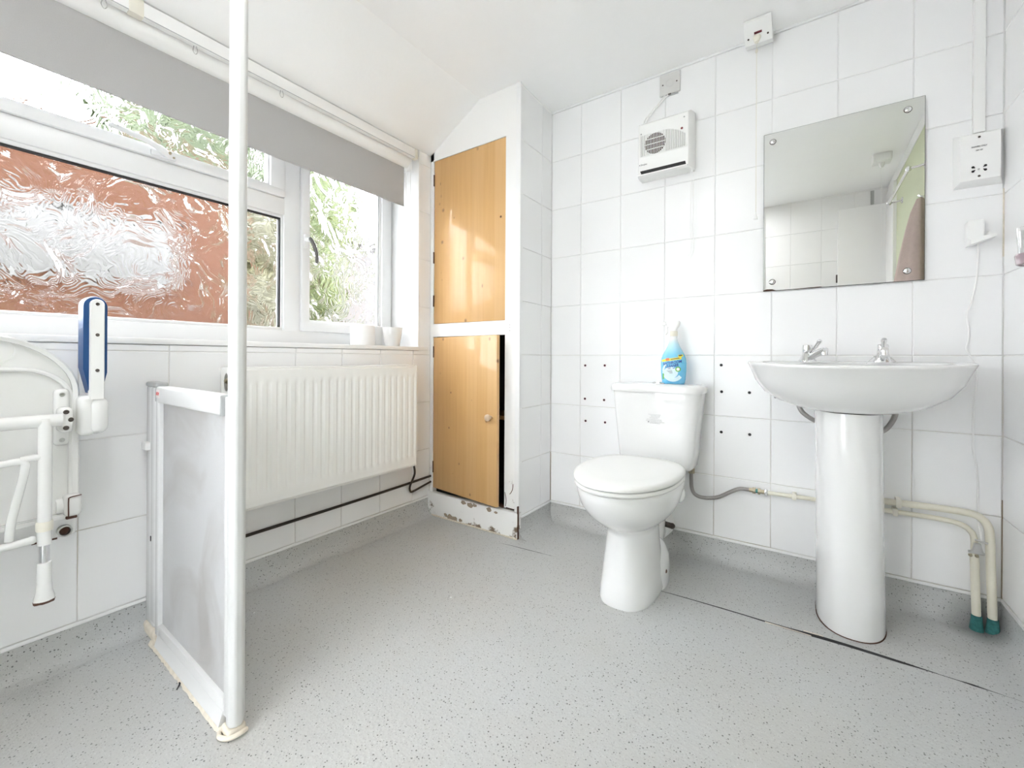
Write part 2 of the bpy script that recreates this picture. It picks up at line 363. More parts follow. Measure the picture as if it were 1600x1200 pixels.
# the slit in the vinyl along the toilet wall
def slit(pts, name):
    b = MB(); top = []; bot = []
    for x, y, w in pts:
        top.append((x, y+w/2, 0.0006)); bot.append((x, y-w/2, 0.0006))
    b.loft([top, bot], False, False, closed=False); return b.build(name, M['dark'], floor, angle=0, label='black open seam in the grey vinyl')
slit([(-1.13, 1.552, 0.0006), (-1.06, 1.560, .003), (-0.98, 1.566, .004), (-0.90, 1.573, .002), (-0.85, 1.577, .0005)], 'vinyl_seam')
slit([(-0.44, 1.560, .001), (-0.38, 1.565, .004), (-0.30, 1.568, .005), (-0.22, 1.570, .006), (-0.16, 1.571, .006), (-0.10, 1.570, .008), (-0.04, 1.570, .012), (0.0, 1.572, .016), (0.05, 1.575, .017), (0.10, 1.576, .015), (0.16, 1.575, .014), (0.22, 1.573, .012), (0.26, 1.572, .006), (0.30, 1.570, .002), (0.335, 1.569, .003), (0.36, 1.568, .008), (0.385, 1.566, .003), (0.42, 1.563, .001), (0.47, 1.558, .001)], 'vinyl_seam')
b = MB(); b.box(-0.1, 0.02, 1.5655, 1.5685, 0, 0.002, 0.0008); b.box(0.0, 0.05, 1.583, 1.586, 0, 0.0018, 0.0008)
b.build('seam_lip', M['sealant'], floor)

CEILX = -1.32; HY0 = -1.9
b = MB(); b.prism([(CEILX, ZC), (XR+0.1, ZC), (XR+0.1, ZC+0.1), (CEILX, ZC+0.1)], YF-0.1, YB+0.1, 'Y')
ceiling = struct(b.build('ceiling', M['plaster'], angle=0))
b = MB(); b.prism([(XL-0.002, SOF), (CEILX, ZC), (CEILX, ZC+0.1), (XL-0.27, ZC+0.1), (XL-0.27, SOF)], YF-0.1, YB+0.1, 'Y')
b.build('sloping_soffit', M['plaster'], ceiling, angle=0)

b = MB(); b.prism([(-2.25, 2.34), (-2.22, 2.25), (XL-0.27, 2.35), (XR+0.4, 2.44), (1.6, 2.44), (1.6, 4.9)], HY0, YB+3.0, 'Y')  # unseen roof slab, added to keep sky light off the brick wall
b.build('roof', mat('sky_block_slate', (0.08, 0.08, 0.085), 0.8, var=0.2), ceiling, angle=0)
g = 0.003
# wall_left: window wall with its opening
WY0, WY1 = -0.20, 1.555
b = MB()
b.box(XL-0.27, XL-g, YF-0.1, YB+0.1, 0.0, SILL-0.02); b.box(XL-0.27, XL-g, WY1, YB+0.1, SILL-0.02, SOF); b.box(XL-0.27, XL-g, YF-0.1, WY0, SILL-0.02, SOF)
wl = struct(b.build('wall_left', M['grout'], angle=0))
b = MB(); b.box(XL-0.262, XL+0.0005, WY1-0.004, WY1+0.004, SILL, SOF); b.box(XL-0.262, XL+0.0005, WY0-0.004, WY0+0.004, SILL, SOF)
b.build('reveal_lining', M['paint'], wl, angle=0)
YJ = [YF]+[0.908+0.2035*k for k in range(-5, 4)]+[YC]
tiles(wl, 'X+', XL, YJ, ZROWS[:4]+[0.8655])
tiles(wl, 'X+', XL, [WY1+0.003, YC], [ROW0+ROWH*k for k in range(3, 8)]+[SOF])
b = MB(); b.box(XL-0.002, XL+0.004, YF, YC, 0.0865, 0.0965, 0.0015); struct(b.build('baseboard_left', M['paint'])) 

# wall_back (behind toilet and basin)
b = MB(); b.box(XL-0.27, XR+0.12, YB+g, YB+0.1, 0, ZC); wb = struct(b.build('wall_back', M['grout'], angle=0))
XJ = [XC]+[-0.9172+0.2026*k for k in range(8)]
XJ[-1] = XR-0.001
tiles(wb, 'Y-', YB, XJ, ZROWS)
b = MB(); b.box(XC, XR, YB-0.004, YB+0.002, 0.0865, 0.0965, 0.0015); struct(b.build('baseboard_back', M['paint']))
b = MB(); b.box(XC, XR, YB-0.005, YB+0.003, 2.0905, ZC, 0.001); struct(b.build('trim_1', M['paint']))
for i, (x, z) in enumerate([(-0.8907, .7949), (-0.7894, .7963), (-0.8915, .631), (-0.7917, .6307), (-0.8875, .5226), (-0.7863, .5238), (-0.2831, .8048), (-0.2814, .6955), (-0.1807, .6966), (-0.2818, .5294), (-0.1789, .5297), (-0.0916, .685)]):
    bb = MB(); bb.lathe([(0.0058, 0.0), (0.0056, 0.0012), (0.0046, 0.0014), (0.0040, 0.0004)], (x, YB-0.0005, z), (0, -1, 0), 14)
    h = bb.build('screw_hole', M['red'] if i < 6 else M['dark'], wb, angle=0)
    if i < 6:
        bb = MB(); bb.lathe([(0.0038, 0), (0.0036, 0.0008)], (x, YB-0.001, z), (0, -1, 0), 12); bb.build('hole', M['dark'], h, angle=0)
# corner staining strips (old mould in the joint)
b = MB(); b.box(XR-0.0022, XR, YB-0.0022, YB, 0.09, 0.40); b.build('corner_sealant', M['oldjoint'], wb, angle=0)
b = MB(); b.box(XR-0.003, XR, YB-0.003, YB, 1.15, 1.36); b.build('corner_sealant', M['sealant'], wb, angle=0)
b = MB(); b.box(XC, XC+0.0022, YB-0.0022, YB, 0.03, 0.345); b.build('corner_sealant', M['oldjoint'], wb, angle=0)

# wall_right: tiles next to the basin, painted green farther along
b = MB(); b.box(XR+g, XR+0.1, YF-0.1, YB+0.1, 0, ZC); wr = struct(b.build('wall_right', M['grout'], angle=0))
tiles(wr, 'X-', XR, [YB-0.2026*4, YB-0.2026*3, YB-0.2026*2, YB-0.2026, YB], ZROWS)
b = MB(); b.box(XR-0.001, XR+0.004, 0.05, YB-0.2026*4, 0.09, 2.035); b.build('green_paint', M['green'], wr, angle=0)
b = MB(); b.box(XR-0.006, XR+0.004, YF, YB-0.2026*4, 2.035, ZC, 0.001); b.box(XR-0.02, XR+0.004, YF, 0.05, 0.0, 2.035, 0.002)
b.build('white_architrave', M['paint'], wr)
b = MB(); b.box(XR-0.005, XR+0.002, YF, YB-0.001, 0.0865, 0.0965, 0.0015); struct(b.build('baseboard_right', M['paint']))

# wall_front (behind the camera, seen in the mirror)
DX0, DX1, DZ = -1.10, -0.34, 1.97  # doorway out of view, added as an opening for fill light
b = MB(); b.box(XL-0.27, DX0, YF-0.1, YF-g, 0, ZC); b.box(DX1, XR+0.12, YF-0.1, YF-g, 0, ZC); b.box(DX0, DX1, YF-0.1, YF-g, DZ, ZC); wf = struct(b.build('wall_front', M['grout'], angle=0))
b = MB(); b.box(DX0-0.06, DX0, YF-0.115, YF+0.012, 0, DZ+0.06, 0.003); b.box(DX1, DX1+0.06, YF-0.115, YF+0.012, 0, DZ+0.06, 0.003); b.box(DX0-0.0, DX1, YF-0.115, YF+0.012, DZ, DZ+0.06, 0.003); b.build('fill_door_casing', M['paint'], wf)
# unseen hall with a big window, added to send fill light through the doorway
HX0, HX1, HY = -1.75, 0.45, -1.75
b = MB(); b.box(HX0-0.1, HX0, HY-0.1, YF-0.1, 0, 2.3); b.box(HX1, HX1+0.1, HY-0.1, YF-0.1, 0, 2.3)
b.box(HX0, HX1, HY-0.1, HY, 2.12, 2.3)
hall = struct(b.build('wall_fill_hall', M['plaster'], angle=0))
b = MB(); b.box(HX0-0.1, HX1+0.1, HY-0.1, YF-0.1, 2.3, 2.34); b.build('fill_hall_ceiling', M['plaster'], hall, angle=0)
b = MB(); b.box(HX0-0.1, HX1+0.1, HY-0.1, YF-0.1, -0.05, 0.0); b.build('fill_hall_floor', M['floor'], hall, angle=0)
w2 = thing('window_fill', '', '', (-0.65, HY-0.05, 0.0)); del w2['label']; del w2['category']; struct(w2)
b = MB()
for a in ((HX0, HX0+0.07, 0, 2.12), (HX1-0.07, HX1, 0, 2.12), (-0.70, -0.60, 0.07, 2.05), (HX0+0.07, HX1-0.07, 0.0, 0.07), (HX0+0.07, HX1-0.07, 2.05, 2.12)): b.box(a[0], a[1], HY-0.08, HY-0.02, a[2], a[3])
b.build('frame', M['upvc'], w2, angle=0)
for a in ((HX0+0.07, -0.70), (-0.60, HX1-0.07)): b = MB(); b.box(a[0], a[1], HY-0.055, HY-0.05, 0.07, 2.05); b.build('pane', M['plainglass'], w2, angle=0)
# unseen patio and pale wall, added to bounce fill light into the hall
b = MB(); b.box(-3.0, 4.0, -5.2, HY-0.1, -0.10, -0.02); patio = struct(b.build('floor_fill_patio', mat('white_bounce_paving', (0.68, 0.68, 0.67), 0.9, var=0.06, vscale=4), angle=0))
b = MB(); b.box(-4.0, 4.0, -5.4, -5.2, -0.3, 3.2); struct(b.build('wall_fill_bounce', M['patio'], angle=0))
tiles(wf, 'Y+', YF, [XL, -1.5, -1.2987, DX0-0.06], ZROWS); tiles(wf, 'Y+', YF, [DX1+0.06, -0.0976, 0.105, 0.3076, XR], ZROWS)
b = MB(); b.box(0.205, 0.50, YF+0.002, YF+0.04, 0.01, 1.97, 0.004); dr = struct(b.build('door_1', M['paint']))
b = MB(); b.box(0.196, 0.206, YF+0.010, YF+0.03, 1.42, 1.48, 0.001); b.build('latch_plate', M['darkscrew'], dr)
b = MB(); b.box(0.40, 0.42, YF+0.0, YF+0.012, 1.985, 2.085); b.build('door_stop', M['greycap'], wf)

# ------------------------------------------------------------------ window
def beam(b, ya, yb, za, zb, x0=XW, dep=0.06, bev=0.004): b.box(x0-dep, x0, ya, yb, za, zb, bev)
win = struct(thing('window_1', '', '', (XW, 0.5, SILL))); del win['label']; del win['category']
ZG0, ZT0, ZT1, ZS0 = 0.946, 1.442, 1.515, 1.550
b = MB()
beam(b, WY0, WY1, SILL, ZG0); beam(b, WY0, WY1, 1.84, SOF); beam(b, WY0, WY0+0.07, ZG0-0.01, 1.85, XW-0.0006); beam(b, WY1-0.022, WY1, ZG0-0.01, 1.85, XW-0.0006)
beam(b, 0.967, 1.040, ZG0-0.01, 1.85, XW-0.0006); beam(b, WY0+0.06, 0.98, ZT0, ZT1, XW-0.0012)
# glazing beads round the lower fixed pane
x1 = XW-0.008
for a in ((WY0+0.07, 0.967, ZG0-0.002, ZG0+0.012), (WY0+0.07, 0.967, ZT0-0.012, ZT0+0.002), (0.957, 0.969, ZG0, ZT0), (WY0+0.068, WY0+0.08, ZG0, ZT0)): b.box(x1-0.04, x1, *a, 0.003)
b.build('frame', M['upvc'], win)
b = MB()
for a in ((WY0+0.07, 0.967, ZT0-0.017, ZT0-0.011), (0.952, 0.958, ZG0+0.01, ZT0-0.012)): b.box(x1-0.02, x1-0.004, *a)
b.build('gasket', M['dark'], win)
# top-hung vent light
v = MB(); x2 = XW+0.012
beam(v, WY0+0.02, 0.966, ZT1, ZS0, x2, 0.05); beam(v, WY0+0.02, 0.966, 1.80, 1.845, x2, 0.05); beam(v, 0.905, 0.9655, ZT1+0.001, 1.8445, x2-0.0006, 0.05); beam(v, WY0+0.021, WY0+0.075, ZT1+0.001, 1.8445, x2-0.0006, 0.05)
for a in ((WY0+0.07, 0.908, ZS0-0.004, ZS0+0.008), (0.897, 0.909, ZS0, 1.80)): v.box(x2-0.045, x2-0.012, *a, 0.003)
vent = v.build('vent_sash', M['upvc'], win)
# right-hand side-hung sash
s_ = MB(); RS0, RS1 = 1.040, 1.540
beam(s_, RS0, RS1, 0.945, 0.990, x2, 0.05); beam(s_, RS0, RS1, 1.80, 1.85, x2, 0.05); beam(s_, RS0+0.0005, 1.079, 0.9455, 1.8495, x2-0.0006, 0.05); beam(s_, 1.478, RS1-0.0005, 0.9455, 1.8495, x2-0.0006, 0.05)
for a in ((1.072, 1.482, 0.986, 0.998), (1.077, 1.085, 0.99, 1.8), (1.468, 1.480, 0.99, 1.8)): s_.box(x2-0.045, x2-0.012, *a, 0.003)
sash = s_.build('side_sash', M['upvc'], win)
b = MB(); b.box(x2-0.03, x2-0.016, 1.463, 1.469, 0.998, 1.80); b.box(XW-0.002, XW+0.003, 1.541, 1.546, 0.945, 1.85)
b.build('gasket', M['greycap'], win)
def pane(name, ya, yb, za, zb, x, par): b = MB(); b.box(x-0.005, x, ya, yb, za, zb); return b.build(name, M['glass'], par, angle=0)
pane('pane', WY0+0.05, 0.972, ZG0-0.01, ZT0+0.01, XW-0.028, win)
pane('pane', WY0+0.05, 0.92, ZS0-0.01, 1.81, x2-0.03, vent); pane('pane', 1.07, 1.485, 0.98, 1.81, x2-0.03, sash)
# espagnolette handle of the side sash
b = MB(); b.box(x2-0.001, x2+0.010, 1.047, 1.070, 1.315, 1.378, 0.004); b.tube([(x2+0.005, 1.058, 1.355), (x2+0.032, 1.060, 1.352)], [0.011, 0.010], 14)
hd = b.build('window_handle', M['upvc'], sash)
b = MB(); b.tube(cr([(x2+0.032, 1.058, 1.357), (x2+0.040, 1.064, 1.345), (x2+0.044, 1.076, 1.315), (x2+0.044, 1.084, 1.285), (x2+0.043, 1.086, 1.250)], 6), [0.009]*6+[0.0085]*12+[0.008]*7, 10, sx=0.8)
b.build('handle_lever', mat('gunmetal', (0.13, 0.125, 0.12), 0.4, 0.3, var=0.1), hd)
# cam handle of the vent
b = MB(); b.box(x2-0.001, x2+0.010, 0.505, 0.575, 1.520, 1.538, 0.003)
b.tube(cr([(x2+0.010, 0.553, 1.532), (x2+0.022, 0.535, 1.537), (x2+0.027, 0.505, 1.548), (x2+0.027, 0.470, 1.556), (x2+0.026, 0.425, 1.563), (x2+0.025, 0.392, 1.566)], 6), [0.013]*10+[0.010]*12+[0.009]*9, 10, sx=0.75)
vh = b.build('vent_handle', M['upvc'], vent)
b = MB(); b.lathe([(0.006, 0), (0.005, 0.004)], (x2+0.022, 0.552, 1.536), (1, 0, 0), 12); b.lathe([(0.004, 0), (0.003, 0.003)], (x2+0.010, 0.568, 1.529), (1, 0, 0), 10); b.build('screw', M['brass'], vh)
# sill board
b = MB(); b.box(XW-0.002, XL-0.001, WY0, WY1+0.001, 0.868, SILL, 0.001); b.box(XL-0.004, XL+0.004, YF, YC-0.02, 0.8665, SILL-0.0003, 0.0015)
struct(b.build('trim_2', M['paint']))

# ------------------------------------------------------------------ outside
b = MB(); b.box(-14, XL-0.30, -8, 16, -0.45, -0.25); yard = struct(b.build('floor_outside', M['paving'], angle=0))
def leaf_blob(b, c, r, n, size, flat=1.0):
    c = Vector(c)
    for _ in range(n):
        d = Vector((random.gauss(0, 1), random.gauss(0, 1), random.gauss(0, 1))).normalized(); q = c+Vector((d.x*r[0], d.y*r[1], d.z*r[2]))*random.uniform(0.55, 1.0)
        u = Vector((random.gauss(0, 1), random.gauss(0, 1), random.gauss(0, 1))).normalized(); w = u.orthogonal().normalized(); sz = size*random.uniform(0.6, 1.3)
        u = u*sz; w = w*sz*0.45
        f = b.bm.faces.new([b.bm.verts.new(q+p) for p in (-u, -w*0.9, u*0.9, w)])
def tree(name, label, cat, base, blobs, trunk, m, n, size, group=None):
    t = thing(name, label, cat, base, group=group)
    b = MB(); bx = Vector(base); b.tube(cr([bx+Vector((0, 0, -0.1)), bx+Vector((0.05, 0.03, trunk*0.5)), bx+Vector((-0.03, 0.06, trunk))], 5), [0.09-0.05*i/10 for i in range(11)], 8); b.build('trunk', M['bark'], t)
    b = MB()
    for c, r in blobs: leaf_blob(b, bx+Vector(c), r, n, size); b.ball(bx+Vector(c), 1.0, 16, tuple(q*0.95 for q in r))
    b.build('foliage', m, t, angle=0, kind='stuff', weld=False, recalc=False); return t
b = MB(); b.box(-3.72, -3.5, -0.05, 1.50, -0.26, 2.10); tg = thing('brick_wall', 'terracotta brick garden wall outside the window behind the large lower pane', 'wall', (-3.6, 0.72, -0.25)); b.build('brickwork', M['brick'], tg, angle=0)
b = MB(); b.box(-3.74, -3.48, -0.07, 1.52, 2.10, 2.16, 0.01); b.build('coping', M['brick'], tg)
t = thing('white_hatch', 'white boarded hatch on the brick wall outside the large lower pane', 'hatch', (-3.48, 0.66, 1.30))
b = MB()
for i in range(5): b.box(-3.50, -3.478, 0.26+0.165*i, 0.4235+0.165*i, 1.30, 1.68, 0.004)
b.build('boards', M['whiteboard'], t); b = MB()
for a in ((0.22, 0.26, 1.26, 1.72), (1.085, 1.125, 1.26, 1.72), (0.22, 1.125, 1.26, 1.30), (0.22, 1.125, 1.68, 1.72)): b.box(-3.50, -3.468, *a, 0.004)
b.build('surround', M['whiteboard'], t)
tree('garden_tree', 'tall green garden tree outside behind the top vent pane', 'tree', (-6.8, 2.3, -0.25), [((0, 0.05, 3.9), (0.85, 1.08, 1.25)), ((0, 0.0, 2.8), (0.8, 0.9, 0.9)), ((0, 0.1, 4.9), (0.85, 1.0, 1.0))], 3.0, M['leaf'], 3000, 0.10)
tree('garden_shrub', 'olive green shrub outside between brick wall and side sash', 'shrub', (-4.3, 2.0, -0.25), [((0, -0.1, 1.25), (0.5, 0.5, 0.8)), ((-0.1, 0.1, 2.1), (0.45, 0.5, 0.5))], 1.2, M['leafbrown'], 2000, 0.07)
tree('garden_tree', 'yellow-green tree outside behind the left half of the side sash', 'tree', (-5.0, 3.0, -0.25), [((0, 0.0, 2.0), (0.40, 0.34, 0.7)), ((0, 0.08, 2.9), (0.40, 0.44, 0.75)), ((0, -0.02, 3.7), (0.35, 0.36, 0.6))], 2.0, M['leafbright'], 1600, 0.07)
tree('low_shrub', 'low brown shrub outside at the foot of the side sash', 'shrub', (-3.2, 2.25, -0.25), [((0, -0.2, 0.88), (0.25, 0.40, 0.28)), ((0, 0.30, 0.80), (0.25, 0.35, 0.28))], 0.6, M['leafbrown'], 1200, 0.05)
t = thing('garden_outhouse', 'pale rendered outhouse outside behind the right half of the side sash', 'building', (-8.8, 7.2, -0.25))
b = MB(); b.box(-9.4, -8.2, 4.05, 10.0, -0.26, 3.3); b.build('walls', M['render'], t, angle=0)
b = MB(); b.prism([(-9.6, 3.3), (-8.0, 3.3), (-8.8, 3.8)], 3.9, 10.2, 'Y'); b.build('roof', M['render'], t, angle=0)

# ------------------------------------------------------------------ boxed cupboard
cup = thing('cupboard', 'white boxed-in corner cupboard with two pine doors beside the radiator', 'cupboard', (-1.37, YC, 0))
def zc(z): return z+CAMZ
UX0, UX1, UZ0, UZ1, LZ0, LZ1 = -1.630, -1.162, 1.007, 1.873, 0.145, 0.940
b = MB()
b.box(XL, UX0, YC, YC+0.03, 0.11, 1.93); b.box(UX1, XC-0.001, YC, YC+0.03, 0.128, ZC); b.box(UX0, UX1, YC, YC+0.03, LZ1, UZ0, 0)
b.prism([(XL, UZ1), (UX1, UZ1), (UX1, ZC), (CEILX, ZC), (XL, SOF+0.001)], YC, YC+0.03, 'Y')
b.build('face_frame', M['stained'], cup, angle=0)
b = MB(); b.box(XL, XC+0.004, YC-0.014, YC+0.02, 0.0, 0.118, 0.003); b.build('plinth', M['stained'], cup)
b = MB(); b.box(XL, XC+0.005, YC-0.02, YC-0.013, 0.0, 0.006, 0.002); b.build('plinth_sealant', M['sealant'], cup)
b = MB(); b.box(XC-0.02, XC+0.0055, YC-0.003, YC+0.004, 0.12, ZC, 0.0015); b.build('corner_bead', M['paint'], cup)
b = MB(); b.box(XC+0.0005, XC+0.0065, YC-0.012, YC-0.002, 0.0, 0.15, 0.001); b.build('rotten_edge', M['rust'], cup)
b = MB(); b.box(XC-0.015, XC-0.003, YC+0.004, YB, 0, ZC); b.build('side_panel', M['grout'], cup, angle=0)
b = MB(); b.box(XC-0.003, XC+0.004, YC+0.004, YB, 0.0865, 0.0965, 0.001); b.build('cap_strip', M['paint'], cup)
tiles(cup, 'X+', XC, [YC+0.004, 1.84, YB-0.001], ZROWS)
b = MB()
b.tube(cr([(-1.130, YC-0.0005, .196), (-1.122, YC-0.001, .205), (-1.114, YC-0.001, .222), (-1.112, YC-0.0005, .245)], 5), 0.0016, 6); b.tube(cr([(-1.158, YC-0.0005, .20), (-1.150, YC-0.001, .165), (-1.154, YC-0.0008, .135)], 5), 0.0014, 6); b.tube([(-1.150, YC-0.0005, .130), (-1.09, YC-0.0005, .1285)], 0.0016, 6); b.tube([(-1.092, YC-0.0005, .30), (-1.091, YC-0.0005, .14)], 0.0012, 6)
b.build('peeling_crack', M['rust'], cup)
b = MB()
for x, z, r_ in ((-1.40, .108, .012), (-1.36, .103, .016), (-1.33, .108, .010), (-1.24, .106, .013), (-1.20, .100, .008), (-1.52, .020, .011), (-1.49, .016, .016), (-1.46, .012, .015), (-1.42, .014, .010)):
    pts = [(x+r_*(0.6+0.55*random.random())*1.5*math.cos(2*PI*k/11), min(0.1165, max(0.003, z+r_*(0.5+0.55*random.random())*math.sin(2*PI*k/11)))) for k in range(11)]
    b.prism(pts, YC-0.0146, YC-0.0138, 'Y')
b.build('peeled_patch', M['peel'], cup, angle=0, kind='stuff')
# doors
b = MB(); b.box(UX0+0.003, UX1-0.002, YC+0.003, YC+0.021, UZ0+0.002, UZ1-0.002, 0.001); ud = b.build('upper_door', M['pine'], cup)
b = MB(); b.lathe([(0.0055, 0), (0.005, 0.0015)], (-1.192, YC+0.0035, 1.500), (0, -1, 0), 12); b.build('knob_hole', M['rust'], ud)
for z in (1.10, 1.33, 1.74):
    b = MB(); b.box(UX0-0.001, UX0+0.004, YC-0.003, YC+0.01, z, z+0.06, 0.001); b.build('hinge', M['rust'], ud)
th = -math.radians(7.0); HM = Matrix.Translation((UX0+0.003, YC+0.001, 0)) @ Matrix.Rotation(th, 4, 'Z')
b = MB(); b.box(0, 0.463, 0.0, 0.018, LZ0-0.004, LZ1-0.004, 0.001); b.xf(HM); ld = b.build('lower_door', M['pineworn'], cup)
b = MB(); b.lathe([(0.008, 0), (0.008, 0.010), (0.013, 0.015), (0.0165, 0.022), (0.016, 0.029), (0.010, 0.034), (0.002, 0.0355)], (0.428, 0.0, 0.553), (0, -1, 0), 20); b.xf(HM); b.build('door_knob', M['knobwood'], ld)
for z in (0.22, 0.83):
    b = MB(); b.box(-0.004, 0.004, -0.002, 0.012, z, z+0.06, 0.001); b.xf(HM); b.build('hinge', M['rust'], ld)
b = MB(); b.box(XL+0.01, XC-0.02, YB-0.02, YB-0.01, 0.1, ZC-0.2); b.box(XL+0.002, XL+0.006, YC+0.03, YB-0.01, 0.1, 1.85); b.box(XC-0.022, XC-0.016, YC+0.03, YB-0.01, 0.1, ZC-0.01); b.box(XL+0.005, XC-0.02, YC+0.03, YB-0.01, 0.10, 0.118)
b.build('lining', M['interior'], cup, angle=0)
b = MB(); b.box(XL+0.01, XC-0.025, YC+0.10, YB-0.02, 0.52, 0.54); b.build('shelf', M['pineworn'], cup, angle=0)
b = MB()
for x, z in ((-1.20, .128), (-1.185, .122), (-1.17, .126)): b.ball((x, YC+0.022, z), 0.012, 8, (1, 1, .6))
b.build('rubble', M['rust'], cup)
b = MB()
for z in (0.985, 0.972, 0.957): b.lathe([(0.0022, 0), (0.0018, 0.001)], (-1.135, YC+0.0004, z), (0, -1, 0), 8)
b.build('bolt_mark', M['darkscrew'], cup, angle=0)

# ------------------------------------------------------------------ blind and rail over the window
t = thing('roller_blind', 'grey roller blind hanging across the top of the window', 'blind', (-1.70, 0.65, 1.84))
b = MB(); b.prism([(-1.722, 1.895), (-1.674, 1.895), (-1.668, 1.888), (-1.668, 1.850), (-1.672, 1.828), (-1.684, 1.812), (-1.694, 1.804), (-1.716, 1.804), (-1.722, 1.815)], WY0+0.012, 1.512, 'Y'); b.build('headrail', M['plastic'], t)
b = MB(); b.box(-1.7015, -1.7, WY0+0.03, 1.494, 1.607, 1.81); fb = b.build('blind_fabric', M['fabric'], t, angle=0)
b = MB(); b.tube([(-1.7007, WY0+0.03, 1.608), (-1.7007, 1.494, 1.608)], 0.0035, 8); b.build('bottom_bar', M['fabric'], fb)
b = MB(); b.box(-1.725, -1.668, 1.512, 1.518, 1.79, 1.896, 0.002); b.build('end_bracket', M['plastic'], t)
b = MB(); b.tube(cr([(-1.695, 1.503, 1.80), (-1.695, 1.502, 1.5), (-1.695, 1.500, 1.285), (-1.692, 1.508, 1.262), (-1.690, 1.518, 1.258), (-1.688, 1.528, 1.268), (-1.686, 1.532, 1.3), (-1.686, 1.530, 1.5), (-1.688, 1.524, 1.80)], 6), 0.0021, 8); b.build('pull_chain', M['plastic'], t)
t = thing('curtain_track', 'cream curtain rail screwed under the sloping soffit above the blind', 'rail', (-1.652, 0.66, 1.87))
b = MB(); b.box(-1.664, -1.640, WY0+0.02, 1.515, 1.846, 1.892, 0.003); b.build('rail', M['plastic'], t)
b = MB(); b.box(-1.6655, -1.637, 1.512, 1.532, 1.843, 1.894, 0.004); b.build('end_cap', M['cream'], t)
b = MB(); b.box(-1.6655, -1.637, 0.396, 0.432, 1.843, 1.895, 0.004); b.build('joint_bracket', M['cream'], t)
b = MB(); b.box(-1.6406, -1.6394, WY0+0.02, 1.512, 1.8468, 1.8486); b.build('slot', M['greycap'], t, angle=0)
b = MB(); b.box(-1.648, -1.634, 0.412, 0.424, 1.892, 1.902, 0.002); b.build('screw_block', M['navy'], t)
for y in (0.345, 0.5655, 0.8456):
    b = MB(); b.tube(cr([(-1.652, y-0.003, 1.845), (-1.65, y-0.006, 1.828), (-1.648, y, 1.818), (-1.648, y+0.006, 1.828), (-1.650, y+0.003, 1.845)], 5), 0.0011, 6); b.build('clip', M['clear'], t)

# ------------------------------------------------------------------ rolls and cup on the sill
def roll(y, x, r, h, label):
    t = thing('toilet_roll', label, 'toilet roll', (x, y, SILL), group='toilet rolls on the window sill')
    b = MB(); n = 36; rings = []
    for rr, z in ((0.022, h-0.002), (r-0.012, h), (r-0.003, h-0.002), (r, h-0.008), (r, 0.006), (r-0.003, 0), (0.022, 0)): rings.append([(x+rr*math.cos(2*PI*k/n), y+rr*math.sin(2*PI*k/n), SILL+z) for k in range(n)])
    b.loft(rings+[rings[0]], False, False); b.build('paper', M['paper'], t, angle=50)
    b = MB(); rings = []
    for rr, z in ((0.021, 0.001), (0.021, h-0.003), (0.019, h-0.003), (0.019, 0.001)): rings.append([(x+rr*math.cos(2*PI*k/n), y+rr*math.sin(2*PI*k/n), SILL+z) for k in range(n)])
    b.loft(rings+[rings[0]], False, False); b.build('cardboard_core', M['cream'], t)
roll(1.275, -1.735, 0.056, 0.097, 'white toilet roll standing on the window sill, nearer the camera'); roll(1.377, -1.80, 0.056, 0.100, 'white toilet roll standing against the sash frame behind the other roll')
t = thing('cup', 'small white tapered cup on the sill corner beside toilet rolls', 'cup', (-1.70, 1.424, SILL))
b = MB(); b.lathe([(0.034, 0.0), (0.036, 0.003), (0.044, 0.05), (0.0485, 0.088), (0.0490, 0.093), (0.0470, 0.093), (0.0425, 0.05), (0.034, 0.006)], (-1.70, 1.424, SILL), n=32); b.build('body', M['ceramic'], t)

# ------------------------------------------------------------------ radiator
t = thing('radiator', 'white ribbed panel radiator below the window', 'radiator', (-1.60, 1.04, 0.305))
RY0, RY1, RZ0, RZ1, RXF, RXB = 0.640, 1.452, 0.304, 0.794, -1.552, -1.632
def ribbed(x, name, sgn):
    b = MB(); per = (RY1-RY0)/24; rows = []
    zs = [RZ0+0.004, RZ0+0.012, RZ0+0.040, RZ0+0.050, RZ0+0.058, RZ0+0.066, RZ0+0.1, RZ0+0.25, RZ1-0.1, RZ1-0.066, RZ1-0.058, RZ1-0.050, RZ1-0.040, RZ1-0.012, RZ1-0.004]
    for z in zs:
        f = max(0, min(1, (min(z-RZ0, RZ1-z)-0.042)/0.022)); f = f*f*(3-2*f); edge = 0.006 if min(z-RZ0, RZ1-z) < 0.006 else 0.0; row = []
        for k in range(24):
            for q, d in ((0.0, 0.0), (0.22, 0.0), (0.32, 0.6), (0.42, 1.0), (0.58, 1.0), (0.68, 0.6), (0.78, 0.0)):
                y = RY0+(k+q)*per
                e2 = 0.006 if (k == 0 and q == 0.0) else 0.0
                row.append((x-sgn*(d*0.0045*f*(0 if k in (0,) and q < .1 else 1)+max(edge, e2)), y, z))
        row.append((x-sgn*0.006, RY1, z)); rows.append(row)
    b.loft(rows, False, False, closed=False)
    b.box(min(x-sgn*0.014, x-sgn*0.006), max(x-sgn*0.014, x-sgn*0.006), RY0, RY1, RZ0, RZ1, 0.002); return b.build(name, M['radiator'], t, angle=35)
ribbed(RXF, 'front_panel', 1); ribbed(RXB, 'rear_panel', -1)
b = MB(); b.box(RXB+0.004, RXF-0.003, RY0+0.004, RY1-0.004, RZ1-0.004, RZ1, 0.0015)
for k in range(30): y = RY0+0.02+k*(RY1-RY0-0.04)/29; b.box(RXB+0.012, RXF-0.012, y-0.003, y+0.003, RZ1-0.0005, RZ1+0.0006)
b.build('top_grille', M['radiator'], t)
b = MB()
